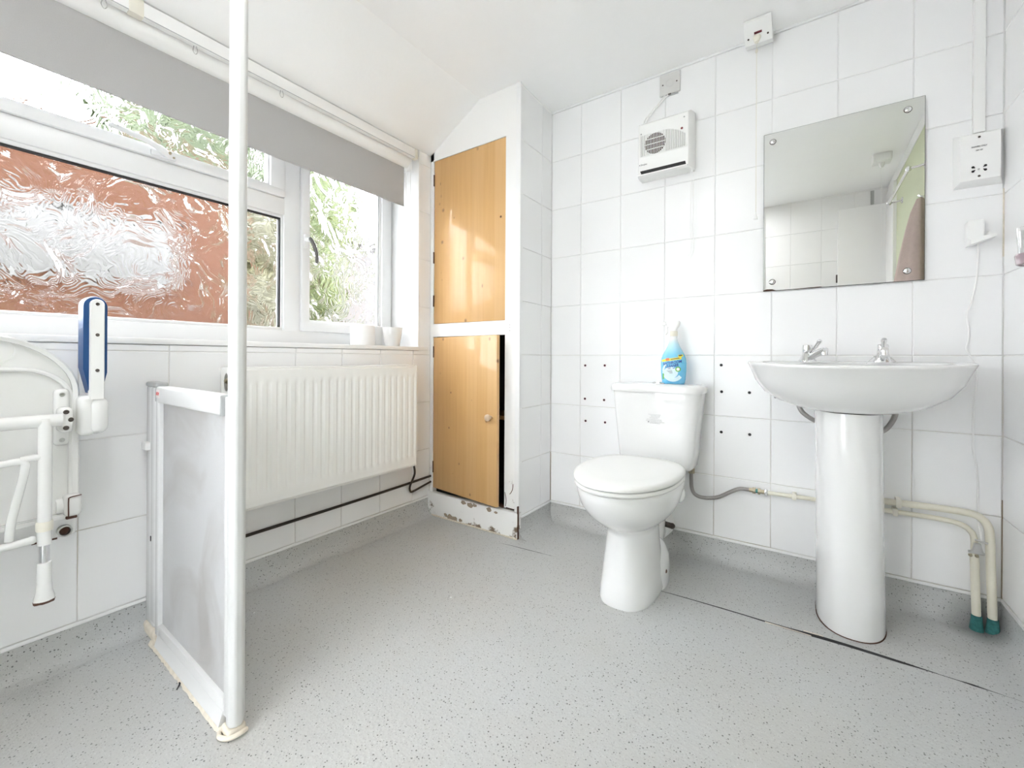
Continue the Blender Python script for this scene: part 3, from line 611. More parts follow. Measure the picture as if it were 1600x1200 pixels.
n = 20; hole = [((RXF+RXB)/2+0.004+0.018*math.cos(2*PI*k/n), RZ1-0.05+0.030*math.sin(2*PI*k/n)) for k in range(n)]
x0, x1_, z0, z1 = RXB+0.001, RXF-0.001, RZ0+0.002, RZ1-0.001
def sq(k):
    a = 2*PI*k/n; c, s2 = math.cos(a), math.sin(a); m_ = max(abs(c), abs(s2)); return ((x0+x1_)/2+(x1_-x0)/2*c/m_, RZ1-0.05+0.049*s2/m_)
outer = [sq(k) for k in range(n)]
b.loft([[(p[0], RY0-0.003, p[1]) for p in hole], [(p[0], RY0-0.003, p[1]) for p in outer]], False, False)
b.box(x0, x1_, RY0-0.0035, RY0-0.0025, z0, RZ1-0.099)
b.box(x0, x0+0.002, RY0-0.003, RY0+0.008, z0, z1); b.box(x1_-0.002, x1_, RY0-0.003, RY0+0.008, z0, z1)
b.build('end_plate', M['radiator'], t)
b = MB(); b.lathe([(0.011, 0), (0.011, 0.006), (0.007, 0.008), (0.007, 0.013), (0.003, 0.014)], ((x0+x1_)/2+0.002, RY0+0.006, RZ1-0.046), (0, -1, 0), 12); b.box((x0+x1_)/2-0.008, (x0+x1_)/2+0.01, RY0+0.002, RY0+0.012, RZ1-0.075, RZ1-0.055, 0.003); b.build('bleed_valve', M['brass'], t)
b = MB(); b.box(RXB+0.001, RXF-0.001, RY1-0.006, RY1+0.003, RZ0+0.002, RZ1-0.001, 0.002); b.build('end_plate', M['radiator'], t)
b = MB(); vx, vy, vz = -1.60, RY1+0.022, 0.352
b.tube([(vx, RY1, vz), (vx, vy, vz)], 0.008, 10); b.lathe([(0.009, -0.016), (0.010, -0.006), (0.010, 0.008), (0.007, 0.012), (0.0055, 0.03), (0.004, 0.032)], (vx, vy, vz), n=12); b.build('lockshield_valve', M['chrome'], t)

# brown heating pipes
b = MB(); b.tube(cr([(-1.657, 0.52, .189), (-1.645, 0.54, .189), (-1.643, 0.56, .189), (-1.643, 0.7254, .190), (-1.643, 1.0, .1905), (-1.643, 1.3, .192), (-1.643, 1.52, .196), (-1.643, YC-0.001, .199)], 5), 0.0058, 10)
tag(b.build('heating_pipe', M['brownpipe']), 'long dark brown heating pipe along the wall under the radiator', 'pipe')
b = MB(); b.tube(cr([(vx, vy, vz-0.014), (vx, vy+0.002, vz-0.05), (-1.615, 1.498, .245), (-1.632, 1.484, .185), (-1.636, 1.488, .158), (-1.638, 1.505, .150), (-1.64, 1.56, .157), (-1.642, YC-0.001, .169)], 7), 0.0052, 10)
tag(b.build('heating_pipe', M['brownpipe']), 'short bent brown pipe dropping from the radiator valve to the cupboard', 'pipe')

# ------------------------------------------------------------------ low shower screen with tall pole
sc = thing('shower_screen', 'half-height frosted shower screen with a tall white pole at its end', 'shower screen', (XL, 0.4535, 0), -math.radians(1.65))
b = MB(); b.box(0.002, 0.075, -0.008, 0.022, 0.03, 0.738, 0.003); b.box(0.060, 0.112, -0.012, 0.020, 0.05, 0.738, 0.003); b.build('wall_channel', M['upvc'], sc, world=False)
b = MB(); b.box(0.112, 0.142, -0.014, 0.014, 0.03, 0.735, 0.003); b.build('stile', M['upvc'], sc, world=False)
b = MB(); b.box(0.140, 0.586, -0.004, 0.004, 0.06, 0.72); b.build('panel', M['frosted'], sc, world=False, angle=0)
b = MB(); b.box(0.126, 0.580, -0.018, 0.018, 0.697, 0.743, 0.006, 3); tr = b.build('top_rail', M['pole'], sc, world=False)
b = MB(); b.box(0.121, 0.1265, -0.0185, 0.0185, 0.700, 0.740, 0.003); b.build('rail_cap', M['greycap'], tr, world=False)
b = MB(); b.box(0.576, 0.583, -0.019, 0.019, 0.696, 0.744, 0.003); b.build('rail_cap', M['greycap'], tr, world=False)
b = MB(); b.box(0.134, 0.160, -0.0192, -0.0178, 0.712, 0.735, 0.0005); st = b.build('sticker', mat('sticker_white', (0.86, 0.80, 0.79), 0.4, var=0.06), tr, world=False)
b = MB(); b.add_mesh(text_mesh('AKW', 0.0140, 0.1, 0.0002)); b.xf(Matrix.Translation((0.147, -0.0196, 0.7235)) @ Matrix.Rotation(PI/2, 4, 'X') @ Matrix.Diagonal((0.8, 1, 1, 1)))
o = b.build('sticker_print', M['redink'], tr, world=False, angle=0)
b = MB(); b.box(0.140, 0.588, -0.014, 0.014, 0.012, 0.066, 0.003); b.prism([(-0.022, 0.010), (-0.014, 0.040), (0.0, 0.040), (0.0, 0.010)], 0.140, 0.588, 'X'); b.build('bottom_rail', M['pole'], sc, world=False)
b = MB()
rg = []
for i in range(44):
    x = 0.10+i*0.50/43; w = 0.003+random.uniform(-0.0015, 0.002); rg.append([(x, -0.022-w, 0.001), (x, -0.021, 0.008+random.uniform(-0.003, 0.003)), (x, -0.012, 0.010), (x, -0.012, 0.001)])
b.loft(rg); b.box(0.0, 0.114, -0.016, 0.022, 0.0, 0.030, 0.008, 3); b.build('floor_seal', M['sealant'], sc, world=False, label='ragged discoloured sealant')
b = MB(); b.box(0.586, 0.604, -0.012, 0.012, 0.03, 0.74, 0.003); b.build('end_stile', M['pole'], sc, world=False)
b = MB(); px_ = 0.6195; nn = 40
prof = [(0.0168+(0.0005 if (k % 5) else -0.0005)) for k in range(nn)]
b.loft([[(px_+prof[k]*math.cos(2*PI*k/nn)*f, prof[k]*math.sin(2*PI*k/nn)*f, z) for k in range(nn)] for z, f in ((0.022, 0.86), (0.028, 1), (ZC-0.012, 1))]); b.build('pole', M['pole'], sc, world=False, angle=60)
b = MB(); b.lathe([(0.034, 0.0), (0.034, 0.006), (0.024, 0.012), (0.020, 0.02)], (px_, 0, ZC), (0, 0, -1), 24); b.build('ceiling_flange', M['upvc'], sc, world=False)
b = MB(); b.box(0.592, 0.634, -0.020, 0.018, 0.0, 0.020, 0.007, 3); b.tube(cr([(0.594, -0.022, 0.003), (0.613, -0.028, 0.006), (0.634, -0.018, 0.008), (0.642, 0.0, 0.010), (0.636, 0.016, 0.006)], 5), 0.005, 8); b.build('pole_foot', M['sealant'], sc, world=False, label='stained cream foot sealed to the floor')
b = MB(); b.box(0.004, 0.100, -0.012, 0.020, 0.738, 0.753, 0.006, 3); b.build('wall_bracket', M['greycap'], sc, world=False, label='grey bracket at the wall')
b = MB(); b.box(0.0, 0.040, -0.020, -0.004, 0.548, 0.572, 0.004, 3); b.build('clip', M['plastic'], sc, world=False)
b = MB(); b.box(0.062, 0.068, -0.0135, -0.0115, 0.285, 0.300, 0.0005); b.build('screw', M['dark'], sc, world=False)

# ------------------------------------------------------------------ fold-up shower seat
SX = -1.515
ss = thing('shower_chair', 'white fold-up plastic shower chair hinged to the tiled wall below the window', 'shower chair', (-1.60, 0.05, 0.62))
def arc_top(y0, y1, z0, zt, ry, rz, n=10, p=2.0):
    pts = [(y1, z0)]
    for k in range(n+1): a = PI/2*k/n; pts.append((y1-ry+ry*math.cos(a)**(2/p), zt-rz+rz*math.sin(a)**(2/p)))
    for k in range(n+1): a = PI/2*(1-k/n); pts.append((y0+ry-ry*math.cos(a)**(2/p), zt-rz+rz*math.sin(a)**(2/p)))
    pts.append((y0, z0)); return pts
Y0s, Y1s = -0.175, 0.275
out = arc_top(Y0s, Y1s, 0.425, 0.878, 0.15, 0.135, 12, 1.85)
b = MB()
inner = arc_top(Y0s+0.012, Y1s-0.012, 0.437, 0.866, 0.14, 0.125, 12, 1.85)
b.loft([[(SX-0.045, y, z) for y, z in out], [(SX-0.003, y, z) for y, z in out], [(SX, y+(0.003 if y < .05 else -0.003), z-0.003) for y, z in out], [(SX-0.003, y, z) for y, z in inner], [(SX-0.012, y, z) for y, z in inner]]); shell = b.build('seat_shell', M['seatplastic'], ss, angle=50)
rim2 = arc_top(Y0s+0.012, Y1s-0.014, 0.44, 0.797, 0.085, 0.075, 12, 1.9)
b = MB(); b.tube([(SX-0.008, y, z) for y, z in rim2], 0.006, 8); b.build('inner_rim', M['seatplastic'], shell)
b = MB(); b.lathe([(0.034, 0), (0.034, 0.001), (0.031, 0.0012), (0.030, 0.0002)], (SX-0.0118, 0.137, 0.842), (1, 0, 0), 30); b.build('moulded_disc', M['seatplastic'], shell)
b = MB(); b.box(SX-0.012, SX+0.004, Y0s+0.003, Y1s-0.002, 0.424, 0.436, 0.003); b.build('lower_rim', M['seatplastic'], shell)
# bracket with screws
b = MB(); b.box(SX-0.014, SX+0.008, 0.229, 0.257, 0.608, 0.748, 0.009, 3); b.box(SX+0.004, SX+0.050, 0.231, 0.256, 0.644, 0.705, 0.010, 3); br = b.build('bracket', M['seatplastic'], ss)
for yy, z, x, m in ((0.243, .734, SX+0.008, 'steel'), (0.243, .622, SX+0.008, 'steel'), (0.243, .694, SX+0.050, 'darkscrew'), (0.243, .656, SX+0.050, 'darkscrew'), (0.251, .675, SX+0.049, 'darkscrew')):
    b = MB(); b.lathe([(0.0056, 0), (0.005, 0.0015), (0.003, 0.0018), (0.002, 0.0008)], (x-0.0005, yy, z), (1, 0, 0), 12); b.build('screw', M[m], br, angle=0)
LX = -1.455
b = MB(); b.tube([(LX, Y0s-0.02, .678), (LX, 0.234, .678)], 0.0150, 16); b.build('cross_tube', M['seatplastic'], ss)
ly = 0.206; LX = -1.450
b = MB(); b.tube([(LX, ly, .684), (LX, ly, .66), (LX, ly, .393)], [0.0115, 0.0120, 0.0120], 18); leg = b.build('leg', M['seatplastic'], ss)
b = MB(); b.lathe([(0.0135, 0), (0.0145, 0.003), (0.0145, 0.019), (0.0135, 0.022)], (LX, ly, 0.425), n=20); b.build('collar', M['cream'], leg)
b = MB(); b.tube([(LX, ly, .40), (LX, ly, .345)], 0.0090, 16); b.build('inner_tube', M['chrome'], leg)
b = MB(); b.lathe([(0.0118, 0.0), (0.0122, -0.003), (0.0124, -0.043), (0.0126, -0.046), (0.0121, -0.0475), (0.0126, -0.049), (0.0138, -0.066), (0.0172, -0.080), (0.0176, -0.087)], (LX, ly, 0.352), n=22); ft = b.build('rubber_foot', M['seatplastic'], leg)
b = MB()
rings = []
for z, r in ((0.2655, 0.0177), (0.2635, 0.0183), (0.2600, 0.0176), (0.2596, 0.0)): rings.append([(LX+(r+(random.uniform(-.0009, .0009) if r else 0))*math.cos(2*PI*k/22), ly+(r+(random.uniform(-.0009, .0009) if r else 0))*math.sin(2*PI*k/22), z+random.uniform(-.001, .001)) for k in range(22)])
b.loft(rings, True, False); b.build('worn_tread', M['rust'], ft)
# brace
b = MB(); b.tube(cr([(LX, Y0s+0.02, .590), (LX, 0.11, .590), (LX, 0.160, .592), (LX+0.001, 0.174, .588), (LX, 0.175, .57), (LX-0.004, 0.167, .52), (LX-0.010, 0.157, .46), (LX-0.014, 0.154, .415)], 6), 0.0078, 12)
b.tube([(LX, 0.168, .595), (LX+0.002, 0.202, .597)], 0.0075, 12); b.tube([(LX-0.016, Y0s+0.02, .402), (LX-0.014, 0.160, .403), (LX-0.014, 0.186, .405)], 0.0085, 12); b.ball((LX-0.014, 0.188, .405), 0.0095, 12)
b.build('brace_frame', M['seatplastic'], ss)
# lower hinge
b = MB(); b.box(SX-0.05, SX+0.018, 0.246, 0.279, 0.430, 0.484, 0.011, 3); hg = b.build('hinge_block', M['seatplastic'], ss)
b = MB(); b.lathe([(0.019, 0), (0.019, 0.008), (0.016, 0.012)], (SX-0.010, 0.247, 0.456), (0, -1, 0), 20); b.build('hinge_cap', M['seatplastic'], hg)
b = MB(); b.tube(cr([(SX+0.0183, 0.253, .434), (SX+0.0183, 0.253, .472), (SX+0.0183, 0.256, .4795), (SX+0.0183, 0.276, .4815)], 5), 0.0014, 6); b.box(SX-0.02, SX+0.012, 0.250, 0.270, 0.424, 0.431, 0.002); b.build('rust_line', M['rust'], hg)
b = MB(); b.box(-1.651, -1.60, -0.13, 0.288, 0.354, 0.470, 0.012, 3); wp = b.build('wall_plate', M['seatplastic'], ss)
b = MB(); b.lathe([(0.0145, 0), (0.0145, 0.014), (0.011, 0.014), (0.010, 0.004), (0.001, 0.003)], (-1.600, 0.262, 0.373), (1, 0, 0), 20); b.build('fixing_tube', M['steel'], wp)
b = MB(); b.lathe([(0.0108, 0), (0.009, 0.001)], (-1.596, 0.262, 0.373), (1, 0, 0), 16); b.build('rusty_bore', M['rust'], wp, angle=0)
b = MB(); b.box(-1.6005, -1.5990, 0.205, 0.250, 0.3535, 0.3575); b.build('gunk_line', M['rust'], wp, angle=0)
b = MB(); b.box(SX-0.0125, SX-0.0115, 0.06, 0.145, 0.474, 0.492); mk = b.build('maker_plate', M['greyplate'], shell, angle=0)
b = MB()
for k in range(5): b.box(SX-0.0117, SX-0.0112, 0.065, 0.128-0.006*(k % 2), 0.476+0.003*k, 0.4775+0.003*k)
b.box(SX-0.0117, SX-0.0112, 0.130, 0.134, 0.476, 0.490); b.build('plate_print', M['ink'], shell, angle=0)
# folded arm
AX = -1.485
def slot(y0, y1, z0, zt, n=12):
    r = (y1-y0)/2; return [(y0, z0), (y1, z0)]+[((y0+y1)/2+r*math.cos(PI*k/n), zt-r+r*math.sin(PI*k/n)) for k in range(n+1)]
pad = [(0.288, 0.735), (0.310, 0.735), (0.322, 0.79)]+slot(0.2745, 0.3220, 0.80, 0.982)[2:]+[(0.2745, 0.80)]
b = MB(); b.loft([[(AX-0.045, y, z) for y, z in pad], [(AX-0.012, y, z) for y, z in pad], [(AX-0.003, y*0.94+0.298*0.06, z-0.003) for y, z in pad]])
arm = b.build('armrest_pad', M['blue'], ss, angle=60)
st_ = slot(0.2865, 0.3145, 0.722, 0.974)
b = MB(); b.loft([[(AX-0.012, y, z) for y, z in st_], [(AX+0.002, y, z) for y, z in st_], [(AX+0.005, 0.3005+(y-0.3005)*0.88, z-0.002) for y, z in st_]]); ab = b.build('arm_bar', M['seatplastic'], ss, angle=50)
for z in (0.961, 0.883, 0.793):
    b = MB(); b.lathe([(0.0042, 0), (0.0037, 0.0012), (0.002, 0.0006)], (AX+0.0048, 0.3005, z), (1, 0, 0), 12); b.build('screw', M['darkscrew'], ab, angle=0)
b = MB(); b.box(AX-0.055, AX+0.004, 0.284, 0.326, 0.630, 0.726, 0.020, 4); b.box(AX-0.055, AX, 0.268, 0.300, 0.628, 0.730, 0.012, 3); b.build('arm_elbow', M['seatplastic'], ss, angle=60)

# ------------------------------------------------------------------ toilet
TX = -0.512
t = thing('toilet', 'white close-coupled toilet with its lid shut', 'toilet', (TX, 1.62, 0))
def dY(d): return YB-d
def rrect(w, dep, p=5.0, n=48):      # superellipse half sizes
    return [(w*math.copysign(abs(math.sin(2*PI*k/n))**(2/p), math.sin(2*PI*k/n)), dep*math.copysign(abs(math.cos(2*PI*k/n))**(2/p), math.cos(2*PI*k/n))) for k in range(n)]
b = MB(); secs = []
for z, w, d0, d1 in ((0.378, 0.128, 0.03, 0.145), (0.382, 0.140, 0.02, 0.155), (0.395, 0.150, 0.012, 0.163), (0.45, 0.157, 0.010, 0.166), (0.55, 0.166, 0.010, 0.171), (0.66, 0.176, 0.010, 0.177), (0.694, 0.178, 0.010, 0.178)):
    secs.append(ring(rrect(w, (d1-d0)/2, 5.5), TX, dY((d0+d1)/2), z))
b.loft(secs); cist = b.build('cistern', M['ceramic'], t, angle=60)
b = MB(); secs = []
for z, w, d0, d1 in ((0.692, 0.176, 0.012, 0.178), (0.693, 0.187, 0.005, 0.189), (0.704, 0.1885, 0.004, 0.191), (0.714, 0.187, 0.005, 0.189), (0.721, 0.182, 0.009, 0.184), (0.7255, 0.170, 0.02, 0.170), (0.727, 0.145, 0.04, 0.145)):
    secs.append(ring(rrect(w, (d1-d0)/2, 5.0), TX, dY((d0+d1)/2), z))
b.loft(secs); lid = b.build('cistern_lid', M['ceramic'], t, angle=60)
b = MB(); b.lathe([(0.029, 0.0), (0.029, 0.004), (0.025, 0.0065), (0.021, 0.0055), (0.0205, 0.008), (0.008, 0.010), (0.001, 0.0102)], (TX+0.008, 1.835, 0.7265), n=28); b.build('flush_button', M['chrome'], lid)
# print on the cistern
b = MB(); rnd = random.Random(3)
def dash(x, z, w, h=0.0013):
    xx = x
    while xx < x+w:
        ww = rnd.uniform(0.003, 0.009); b.box(xx, min(xx+ww, x+w), dY(0.1745)+(0.59-z)*0.033, dY(0.1715), z, z+h); xx += ww+0.0012
for x, z, w in ((-0.528, 0.602, 0.048), (-0.518, 0.597, 0.037), (-0.517, 0.592, 0.033), (-0.524, 0.587, 0.034), (-0.536, 0.581, 0.060), (-0.538, 0.576, 0.064), (-0.520, 0.571, 0.055), (-0.522, 0.566, 0.040)): dash(x, z, w, 0.0008)
b.box(-0.531, -0.526, dY(0.1745), dY(0.1715), 0.569, 0.5735); b.build('warning_print', mat('faded_ink', (0.33, 0.33, 0.34), 0.6, var=0.1), cist, angle=0)
# pan
N = 56
def pan_ring(z, w, yf, yb, pf=2.0, pb=2.6, cy=None):
    c = cy if cy is not None else (yf+yb)/2
    return ring(egg(w, c-yf, yb-c, N, pf, pb), TX, c, z)
b = MB()
b.loft([pan_ring(0.0, 0.094, 1.366, 1.70, 2.6, 3.2), pan_ring(0.012, 0.096, 1.364, 1.70, 2.6, 3.2), pan_ring(0.05, 0.093, 1.369, 1.695, 2.5, 3), pan_ring(0.11, 0.087, 1.378, 1.68, 2.4, 2.8), pan_ring(0.17, 0.082, 1.388, 1.67, 2.3, 2.6), pan_ring(0.225, 0.079, 1.396, 1.67, 2.2, 2.5), pan_ring(0.243, 0.079, 1.393, 1.68, 2.2, 2.5),
        pan_ring(0.255, 0.090, 1.375, 1.69, 2.1, 2.5), pan_ring(0.275, 0.117, 1.333, 1.70, 2.0, 2.4, 1.52), pan_ring(0.305, 0.143, 1.292, 1.71, 2.0, 2.4, 1.51), pan_ring(0.34, 0.160, 1.262, 1.715, 2.0, 2.4, 1.50), pan_ring(0.375, 0.169, 1.247, 1.72, 2.0, 2.5, 1.50), pan_ring(0.398, 0.171, 1.242, 1.72, 2.0, 2.6, 1.50), pan_ring(0.404, 0.168, 1.246, 1.715, 2.0, 2.6, 1.50)])
pan = b.build('pan', M['ceramic'], t, angle=60)
b = MB()
b.loft([ring(rrect(0.105, 0.080, 4), TX, 1.78, 0.380), ring(rrect(0.103, 0.080, 4), TX, 1.78, 0.36), ring(rrect(0.095, 0.078, 3.5), TX, 1.775, 0.335), ring(rrect(0.09, 0.08, 3), TX, 1.765, 0.30), ring(rrect(0.062, 0.07, 2.5), TX, 1.74, 0.24), ring(rrect(0.055, 0.06, 2.2), TX, 1.735, 0.14), ring(rrect(0.053, 0.055, 2.2), TX, 1.73, 0.10)]); b.build('shelf_and_trap', M['ceramic'], pan, angle=60)
b = MB(); b.loft([ring(rrect(0.100, 0.105, 2.6), TX, 1.62, 0.0), ring(rrect(0.101, 0.107, 2.6), TX, 1.62, 0.06), ring(rrect(0.097, 0.100, 2.4), TX, 1.625, 0.10), ring(rrect(0.080, 0.08, 2.2), TX, 1.635, 0.135), ring(rrect(0.05, 0.05, 2), TX, 1.645, 0.155)]); b.build('foot_flange', M['ceramic'], pan, angle=60)
for sg in (-1, 1):
    b = MB(); b.ball((TX+sg*0.148, 1.60, 0.345), 0.030, 16, (0.55, 1.3, 0.9)); b.build('side_boss', M['ceramic'], pan, angle=60)
    b = MB(); b.lathe([(0.0075, 0), (0.006, 0.002), (0.003, 0.0018)], (TX+sg*0.0995, 1.60, 0.058), (sg, -0.2, 0.15), 14); b.build('bolt_hole', M['rust'], pan)
b = MB(); b.tube([(TX, 1.785, 0.13), (TX, 1.86, 0.12), (TX, YB-0.012, 0.115)], 0.052, 20); b.build('soil_pipe', M['plastic'], pan)
b = MB(); b.tube([(TX+0.05, 1.77, 0.165), (TX+0.075, 1.772, 0.162)], 0.011, 12); b.ball((TX+0.078, 1.772, 0.162), 0.012, 10); b.build('outlet_fixing', M['darkscrew'], pan)
# seat and lid
eg = egg(0.176, 0.272, 0.205, N, 2.05, 2.7)
b = MB(); cyy = 1.497
b.loft([ring(eg, TX, cyy, 0.4075, 0.97), ring(eg, TX, cyy, 0.410, 0.985), ring(eg, TX, cyy, 0.417, 0.99), ring(eg, TX, cyy, 0.4215, 0.975)]); b.build('seat', M['seatplastic'], t, angle=50)
b = MB(); b.loft([ring(eg, TX, cyy, 0.425, 0.985), ring(eg, TX, cyy, 0.4275, 1.0), ring(eg, TX, cyy, 0.435, 1.003), ring(eg, TX, cyy, 0.4405, 0.985), ring(eg, TX, cyy, 0.4435, 0.94), ring(eg, TX, cyy, 0.446, 0.75), ring(eg, TX, cyy, 0.4475, 0.4), ring(eg, TX, cyy, 0.448, 0.1)]); b.build('seat_lid', M['seatplastic'], t, angle=50)
b = MB(); b.loft([ring(eg, TX, cyy, 0.4212, 0.96), ring(eg, TX, cyy, 0.4255, 0.96)]); b.build('lid_gap', M['greycap'], t, angle=0)
for sg in (-1, 1): b = MB(); b.tube([(TX+sg*0.09, 1.700, 0.423), (TX+sg*0.05, 1.700, 0.423)], 0.012, 14); b.build('hinge', M['seatplastic'], t)

# toilet water feed
b = MB(); b.tube(cr([(-0.388, 1.897, 0.375), (-0.389, 1.899, 0.33), (-0.386, 1.902, 0.285), (-0.370, 1.905, 0.262), (-0.338, 1.91, 0.256), (-0.29, 1.915, 0.266), (-0.24, 1.918, 0.298), (-0.21, 1.92, 0.313), (-0.178, 1.92, 0.3155)], 7), 0.0075, 12)
hs = tag(b.build('flexible_hose', M['braid']), 'grey braided hose curving down from the toilet cistern', 'hose')
b = MB(); b.lathe([(0.012, 0), (0.013, 0.004), (0.013, 0.02), (0.010, 0.024)], (-0.388, 1.897, 0.353), n=6); b.build('hose_nut', M['brass'], hs)
t = thing('feed_pipe', 'white painted feed pipe with brass fittings left of the basin pedestal', 'pipe', (-0.03, 1.92, 0.316))
b = MB(); b.tube([(-0.115, 1.92, .3145), (0.06, 1.92, .318)], 0.0078, 12); b.build('pipe', M['creampipe'], t)
b = MB(); xs = -0.178
for r, a, c_ in ((0.0085, 0.0, 0.012), (0.0125, 0.012, 0.016), (0.0125, 0.017, 0.022)): b.tube([(xs+a, 1.92, .3152), (xs+c_, 1.92, .3152)], r, 6)
b.build('hose_union', M['brass'], t)
b = MB(); b.tube([(xs+0.022, 1.92, .3152), (xs+0.030, 1.92, .3152)], 0.008, 12); b.build('green_joint', M['verdigris'], t)
b = MB(); b.tube([(xs+0.030, 1.92, .315), (xs+0.038, 1.92, .315)], 0.0125, 6); b.tube([(xs+0.038, 1.92, .315), (xs+0.055, 1.92, .315)], 0.008, 12); b.build('compression_nut', M['brass'], t)
b = MB(); b.tube([(xs+0.052, 1.92, .315), (xs+0.064, 1.92, .315)], 0.011, 6); b.box(xs+0.054, xs+0.062, 1.905, 1.912, .303, .33, .002); b.build('isolator', M['chrome'], t)
def pclip(par, x, z, r, y=1.92): b = MB(); b.box(x-0.007, x+0.007, y-r-0.005, YB, z-r-0.004, z+r+0.005, 0.003); b.build('pipe_clip', M['cream'], par)
pclip(t, -0.030, .317, 0.0078)

# ------------------------------------------------------------------ basin
BX = 0.116
t = thing('basin', 'white ceramic pedestal washbasin under the mirror', 'basin', (BX, 1.78, 0))
N = 64
def brim(k, z, cyk, wk=1.0, tilt=0.0):
    out = []
    for i in range(N):
        a = 2*PI*i/N; s2, c2 = math.sin(a), math.cos(a)
        w = 0.282*k*wk; 
        if c2 > 0: x = w*math.copysign(abs(s2)**0.62, s2); y = 0.205*k*abs(c2)**0.55
        else: x = w*math.copysign(abs(s2)**0.92, s2); y = -0.235*k*abs(c2)**0.92
        yy = 1.732+cyk+y; out.append((BX+x, min(yy, YB-0.003), z-tilt*max(0, (1.74-yy)/0.24)**1.6))
    return out
b = MB()
b.loft([brim(0.42, 0.669, 0.0, 0.78), brim(0.50, 0.670, 0.0, 0.80), brim(0.56, 0.676, 0.0, 0.88), brim(0.66, 0.693, 0.004, 1.02), brim(0.78, 0.722, 0.006, 1.06), brim(0.885, 0.759, 0.006, 1.04), brim(0.955, 0.793, 0.004, 1.01), brim(0.99, 0.811, 0, 1, 0.008), brim(1.0, 0.818, 0, 1, 0.010), brim(0.993, 0.8225, 0, 1, 0.011), brim(0.975, 0.824, 0, 1, 0.011), brim(0.90, 0.822, 0, 1, 0.009),
        brim(0.80, 0.815, -0.028, 1, 0), brim(0.74, 0.78, -0.03, 1, 0), brim(0.62, 0.735, -0.025, 1, 0), brim(0.40, 0.71, -0.01, 1, 0), brim(0.10, 0.70, 0.0, 1, 0)])
bas = b.build('bowl', M['ceramic'], t, angle=60)
b = MB()
def ped(z, w, yf, yb, p=2.3): return ring(egg(w, (yf+yb)/2-yf+0.03, yb-(yf+yb)/2-0.03, 48, p, 5), BX-0.001+0.011*(0.67-z), (yf+yb)/2+0.03, z)
b.loft([ped(0.0, 0.0865, 1.614, 1.840), ped(0.008, 0.0885, 1.612, 1.841), ped(0.10, 0.0875, 1.614, 1.84), ped(0.30, 0.0865, 1.620, 1.837), ped(0.50, 0.0865, 1.624, 1.834), ped(0.64, 0.0868, 1.626, 1.832), ped(0.666, 0.0868, 1.626, 1.832)]); pd = b.build('pedestal', M['ceramic'], t, angle=60)
b = MB(); b.loft([ped(0.0005, 0.0895, 1.611, 1.842), ped(0.0025, 0.0895, 1.611, 1.842)]); b.build('grime_line', M['rust'], pd, angle=0)
b = MB(); b.loft([ped(0.665, 0.082, 1.631, 1.828), ped(0.6705, 0.080, 1.634, 1.826)]); b.build('joint_gap', M['dark'], pd, angle=0)
for pts in ([(BX-0.10, 1.80, .74), (BX-0.134, 1.80, .70), (BX-0.133, 1.80, .672), (BX-0.12, 1.80, .645), (BX-0.09, 1.80, .622), (BX-0.06, 1.80, .61)], [(BX+0.09, 1.80, .72), (BX+0.118, 1.80, .69), (BX+0.122, 1.80, .662), (BX+0.113, 1.80, .632), (BX+0.095, 1.80, .605), (BX+0.06, 1.80, .585)]):
    b = MB(); b.tube(cr(pts, 6), 0.0075, 12); b.build('tap_hose', M['braid'], t, label='grey braided hose')
def tap(x, y, ang, par):
    mt = Matrix.Translation((x, y, 0.8225)) @ Matrix.Rotation(ang, 4, 'Z')
    b = MB(); 
    b.loft([ring(rrect(0.0255, 0.021, 4, 24), 0, 0, 0), ring(rrect(0.0255, 0.021, 4, 24), 0, 0, 0.003), ring(rrect(0.022, 0.019, 3.5, 24), 0, 0, 0.008), ring(rrect(0.0175, 0.017, 2.5, 24), 0, 0, 0.022), ring(rrect(0.0150, 0.0150, 2, 24), 0, 0.001, 0.030)])
    b.tube(cr([(0, -0.004, 0.012), (0, -0.022, 0.020), (0, -0.045, 0.031), (0, -0.062, 0.037), (0, -0.074, 0.038)], 5), [0.012-0.0001*i for i in range(21)], 14, sx=1.1)
    b.lathe([(0.0095, 0.004), (0.010, 0), (0.010, -0.011), (0.008, -0.012)], (0, -0.068, 0.034), n=16)
    b.xf(mt); tp = b.build('tap', M['chrome'], par)
    b = MB(); b.lathe([(0.0135, 0.028), (0.0155, 0.032), (0.0155, 0.054), (0.0135, 0.0585), (0.002, 0.0595)], n=22); b.tube(cr([(0, -0.008, 0.034), (0, -0.022, 0.042), (0, -0.040, 0.060), (0, -0.052, 0.074)], 5), [0.0050]*8+[0.0055]*4+[0.0065]*3+[0.0055], 10, sx=1.2); b.xf(mt); b.build('tap_lever', M['chrome'], tp)
    return tp
tap(0.008, 1.845, math.radians(44), t); tp2 = tap(0.2115, 1.845, math.radians(-3), t)
b = MB()
for k in range(9): f = k/8; b.ball((0.190-0.022*f, 1.842-0.03*f, 0.842-0.022*f), 0.0018, 6)
for k in range(8): f = k/7; b.ball((0.231+0.012*f, 1.842-0.03*f, 0.838-0.017*f), 0.0018, 6)
b.ball((0.1905, 1.842, 0.842), 0.004, 8); b.build('plug_chain', M['steel'], t, kind='stuff')

